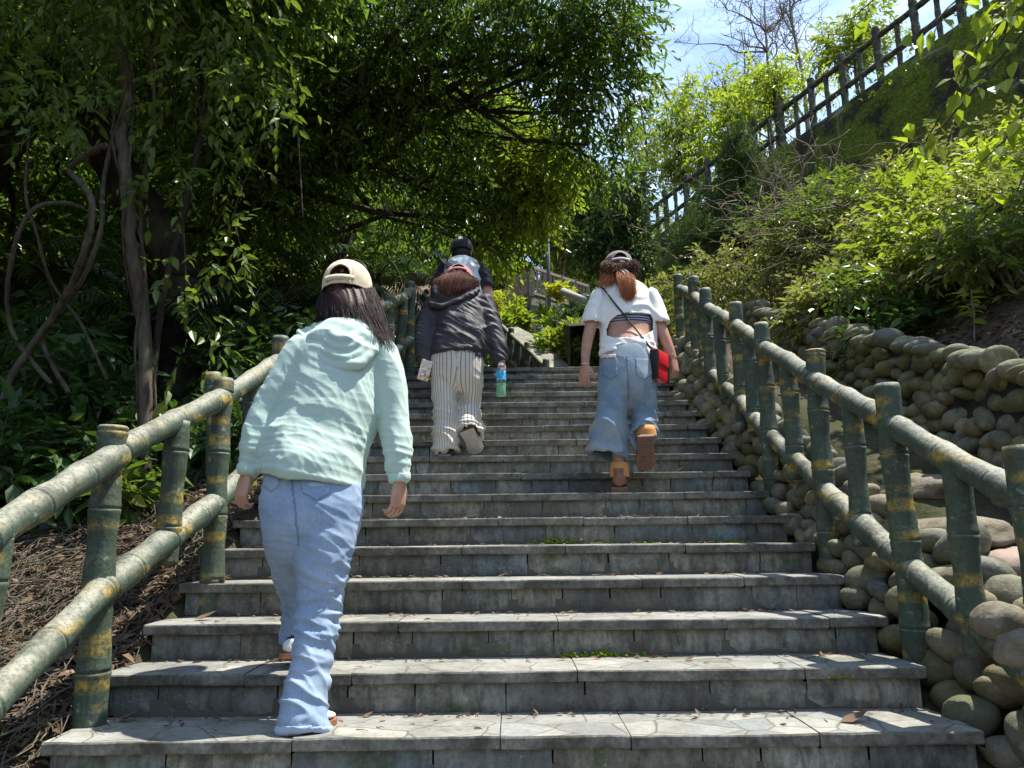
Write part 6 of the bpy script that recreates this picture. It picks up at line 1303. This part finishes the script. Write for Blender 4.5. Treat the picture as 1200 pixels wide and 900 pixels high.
gr = cloth_mat('light grey jersey', (.52, .57, .58), (.58, .63, .64)); put(remesh(q, .008, 4, lambda V, N: folds(V, .018, [[6, 4, 3.5], [-3.0, 3, 7], [1, 2, 2]], .8, 3.5, 1.)), 'shirt', gr, R)
for A_, o_ in ((aL, -1), (aR, 1)):
    q = MB(); loft(q, [at(541 + o_ * 25, 314, 6.37), A_[0] + [0, 0, .01], A_[0] + (A_[1] - A_[0]) * .6, A_[1] + [0, 0, -.01], A_[1] + [0, 0, -.008], A_[0]], [.035, .058, .070, .078, .072, .05], [.05, .075, .08, .085, .075, .05], 22); put(remesh(q, .008, 3, lambda V, N: folds(V, .012, [[6, 4, 10], [3, 3, 7], [1, 2, 2]], .8, 3.5, 1.)), 'sleeve', black, R)
q = MB(); spx(q, [(520, 563, 396, 6.2, .14), (520, 563, 415, 6.18, .14), (524, 560, 430, 6.17, .12)])
for xa, xb, yy, Yf in ((524, 541, 462, 6.3), (540, 558, 474, 6.07)): spx(q, [(xa - 4, xb + 3, 412, 6.18, .12), (xa - 1, xb + 1, 440, 6.2, .09), (xa, xb, yy, Yf, .08), (xa + 3, xb - 3, yy - 4, Yf, .06)])
put(remesh(q, .009, 4, lambda V, N: folds(V, .015, [[4, 4, 12], [2, 1, 5], [2, 2, 3]], .8, 5, 5.)), 'trousers', black, R)
shoe(R, at(541, 483, 5.95), at(541, 480, 6.2), (0, 0, 1), .048, .07, black, white, 'sneaker'); shoe(R, at(533, 470, 6.2), at(533, 467, 6.45), (0, 0, 1), .048, .07, black, white, 'sneaker')
cap(R, hc + [0, 0, .032], fw, up, .10, .115, .115, black, opening=False, logo=white, drop=-.2)
q = MB(); V, F = ICO4; q.add(V * [.083, .088, .07] + hc + [0, -.022, -.015], F); put(remesh(q, .006, 2), 'hair', hair_mat('black hair', (.01, .01, .01), (.03, .025, .02)), R)
q = MB(); pts_ = np.array([at(520, 303, 6.42), at(521, 306, 6.25), at(530, 315, 6.20), at(541, 324, 6.18), at(552, 338, 6.15), at(560, 360, 6.10)]); q.tube(pts_, .028, 10, r2=.006, side=(1, 0, 0)); q.build('bag_strap', black, R)

# =============================================================== far walker under an umbrella
r5 = at(500, 425, 12.5); r5[2] = zg(r5[0], r5[1]); Y5 = 12.5; R = person('person', 'distant dark haired walker below the umbrella, mostly hidden behind the left railing', r5)
zt5 = at(500, 345, Y5)[2]; px5 = at(499, 380, Y5)[0]; g = lambda f: np.array([px5, Y5, r5[2] + (zt5 - r5[2]) * f])
bd = MB(); HP = head(bd, g(.93), (0, 1, 0), (0, 0, 1), .95); loft(bd, [g(.9), g(.84), g(.80), g(.70), g(.58), g(.50), g(.46)], [.05, .06, .15, .16, .14, .16, .1], [.05, .06, .09, .11, .10, .11, .08], 16)
for s in (-1, 1): loft(bd, [g(.82) + [s * .16, 0, 0], g(.64) + [s * .2, 0, 0], g(.68) + [s * .12, .2, 0]], [.05, .04, .03], [.05, .04, .03], 12); loft(bd, [g(.48) + [s * .08, 0, 0], g(.26) + [s * .085, .02, 0], g(.03) + [s * .085, 0, 0]], [.08, .055, .04], [.08, .055, .04], 12); loft(bd, [g(.02) + [s * .085, -.05, 0], g(.015) + [s * .085, .17, 0]], [.04, .035], [.035, .02], 10); hand(bd, g(.68) + [s * .12, .2, 0], (0, 1, .1), (s, 0, 0), (0, 0, 1), .95, .8)
put(remesh(bd, .009, 2), 'body', skin, R)
q = MB(); loft(q, [g(.84), g(.82), g(.70), g(.56), g(.50)], [.07, .18, .18, .17, .17], [.07, .11, .13, .13, .13], 18); put(remesh(q, .01, 3), 'shirt', cloth_mat('pale blue shirt', (.35, .40, .46), (.4, .45, .5)), R)
q = MB(); loft(q, [g(.54), g(.48), g(.44)], [.16, .175, .12], [.12, .13, .1], 18); [loft(q, [g(.50) + [s * .08, 0, 0], g(.26) + [s * .085, .02, 0], g(.05) + [s * .085, 0, 0]], [.095, .075, .07], [.1, .08, .07], 14) for s in (-1, 1)]; put(remesh(q, .01, 3), 'trousers', cloth_mat('navy cloth', (.03, .04, .07), (.04, .05, .08)), R)
q = MB(); V, F = ICO3; q.add(V * [.10, .11, .11] + g(.945) + [0, -.02, .01], F); q.add(V * [.05, .05, .05] + g(.98) + [.01, -.08, .05], F); put(remesh(q, .008, 2), 'hair', hair_mat('black bun hair', (.01, .01, .01), (.03, .025, .02)), R)
uc = at(489, 326, Y5); U = empty('umbrella', (uc[0], uc[1], uc[2] - .5), 'small dark brown umbrella open above the far walker behind the left railing', 'umbrella'); q = MB(); V = []; na = 48
um = mat('umbrella cloth', (.06, .045, .04), .35, spec=.5)
for j, (rr_, zz_) in enumerate([(0.01, .10), (.10, .095), (.20, .075), (.28, .040), (.32, .0)]): V.append([uc + [rr_ * math.cos(a) * (1 - .06 * abs(math.sin(4 * a)) * j / 4), rr_ * math.sin(a) * (1 - .06 * abs(math.sin(4 * a)) * j / 4), zz_ + .012 * abs(math.sin(4 * a)) * j / 4 - .04] for a in np.linspace(0, 2 * np.pi, na)])
q.grid(np.array(V)); o = q.build('canopy', um, U); s = o.modifiers.new('solidify', 'SOLIDIFY'); s.thickness = .004
q = MB(); q.tube([uc + [0, 0, .08], uc + [0, 0, -.5]], .007, 8); q.build('shaft', mat('steel', (.4, .4, .4), .3, 1), U)
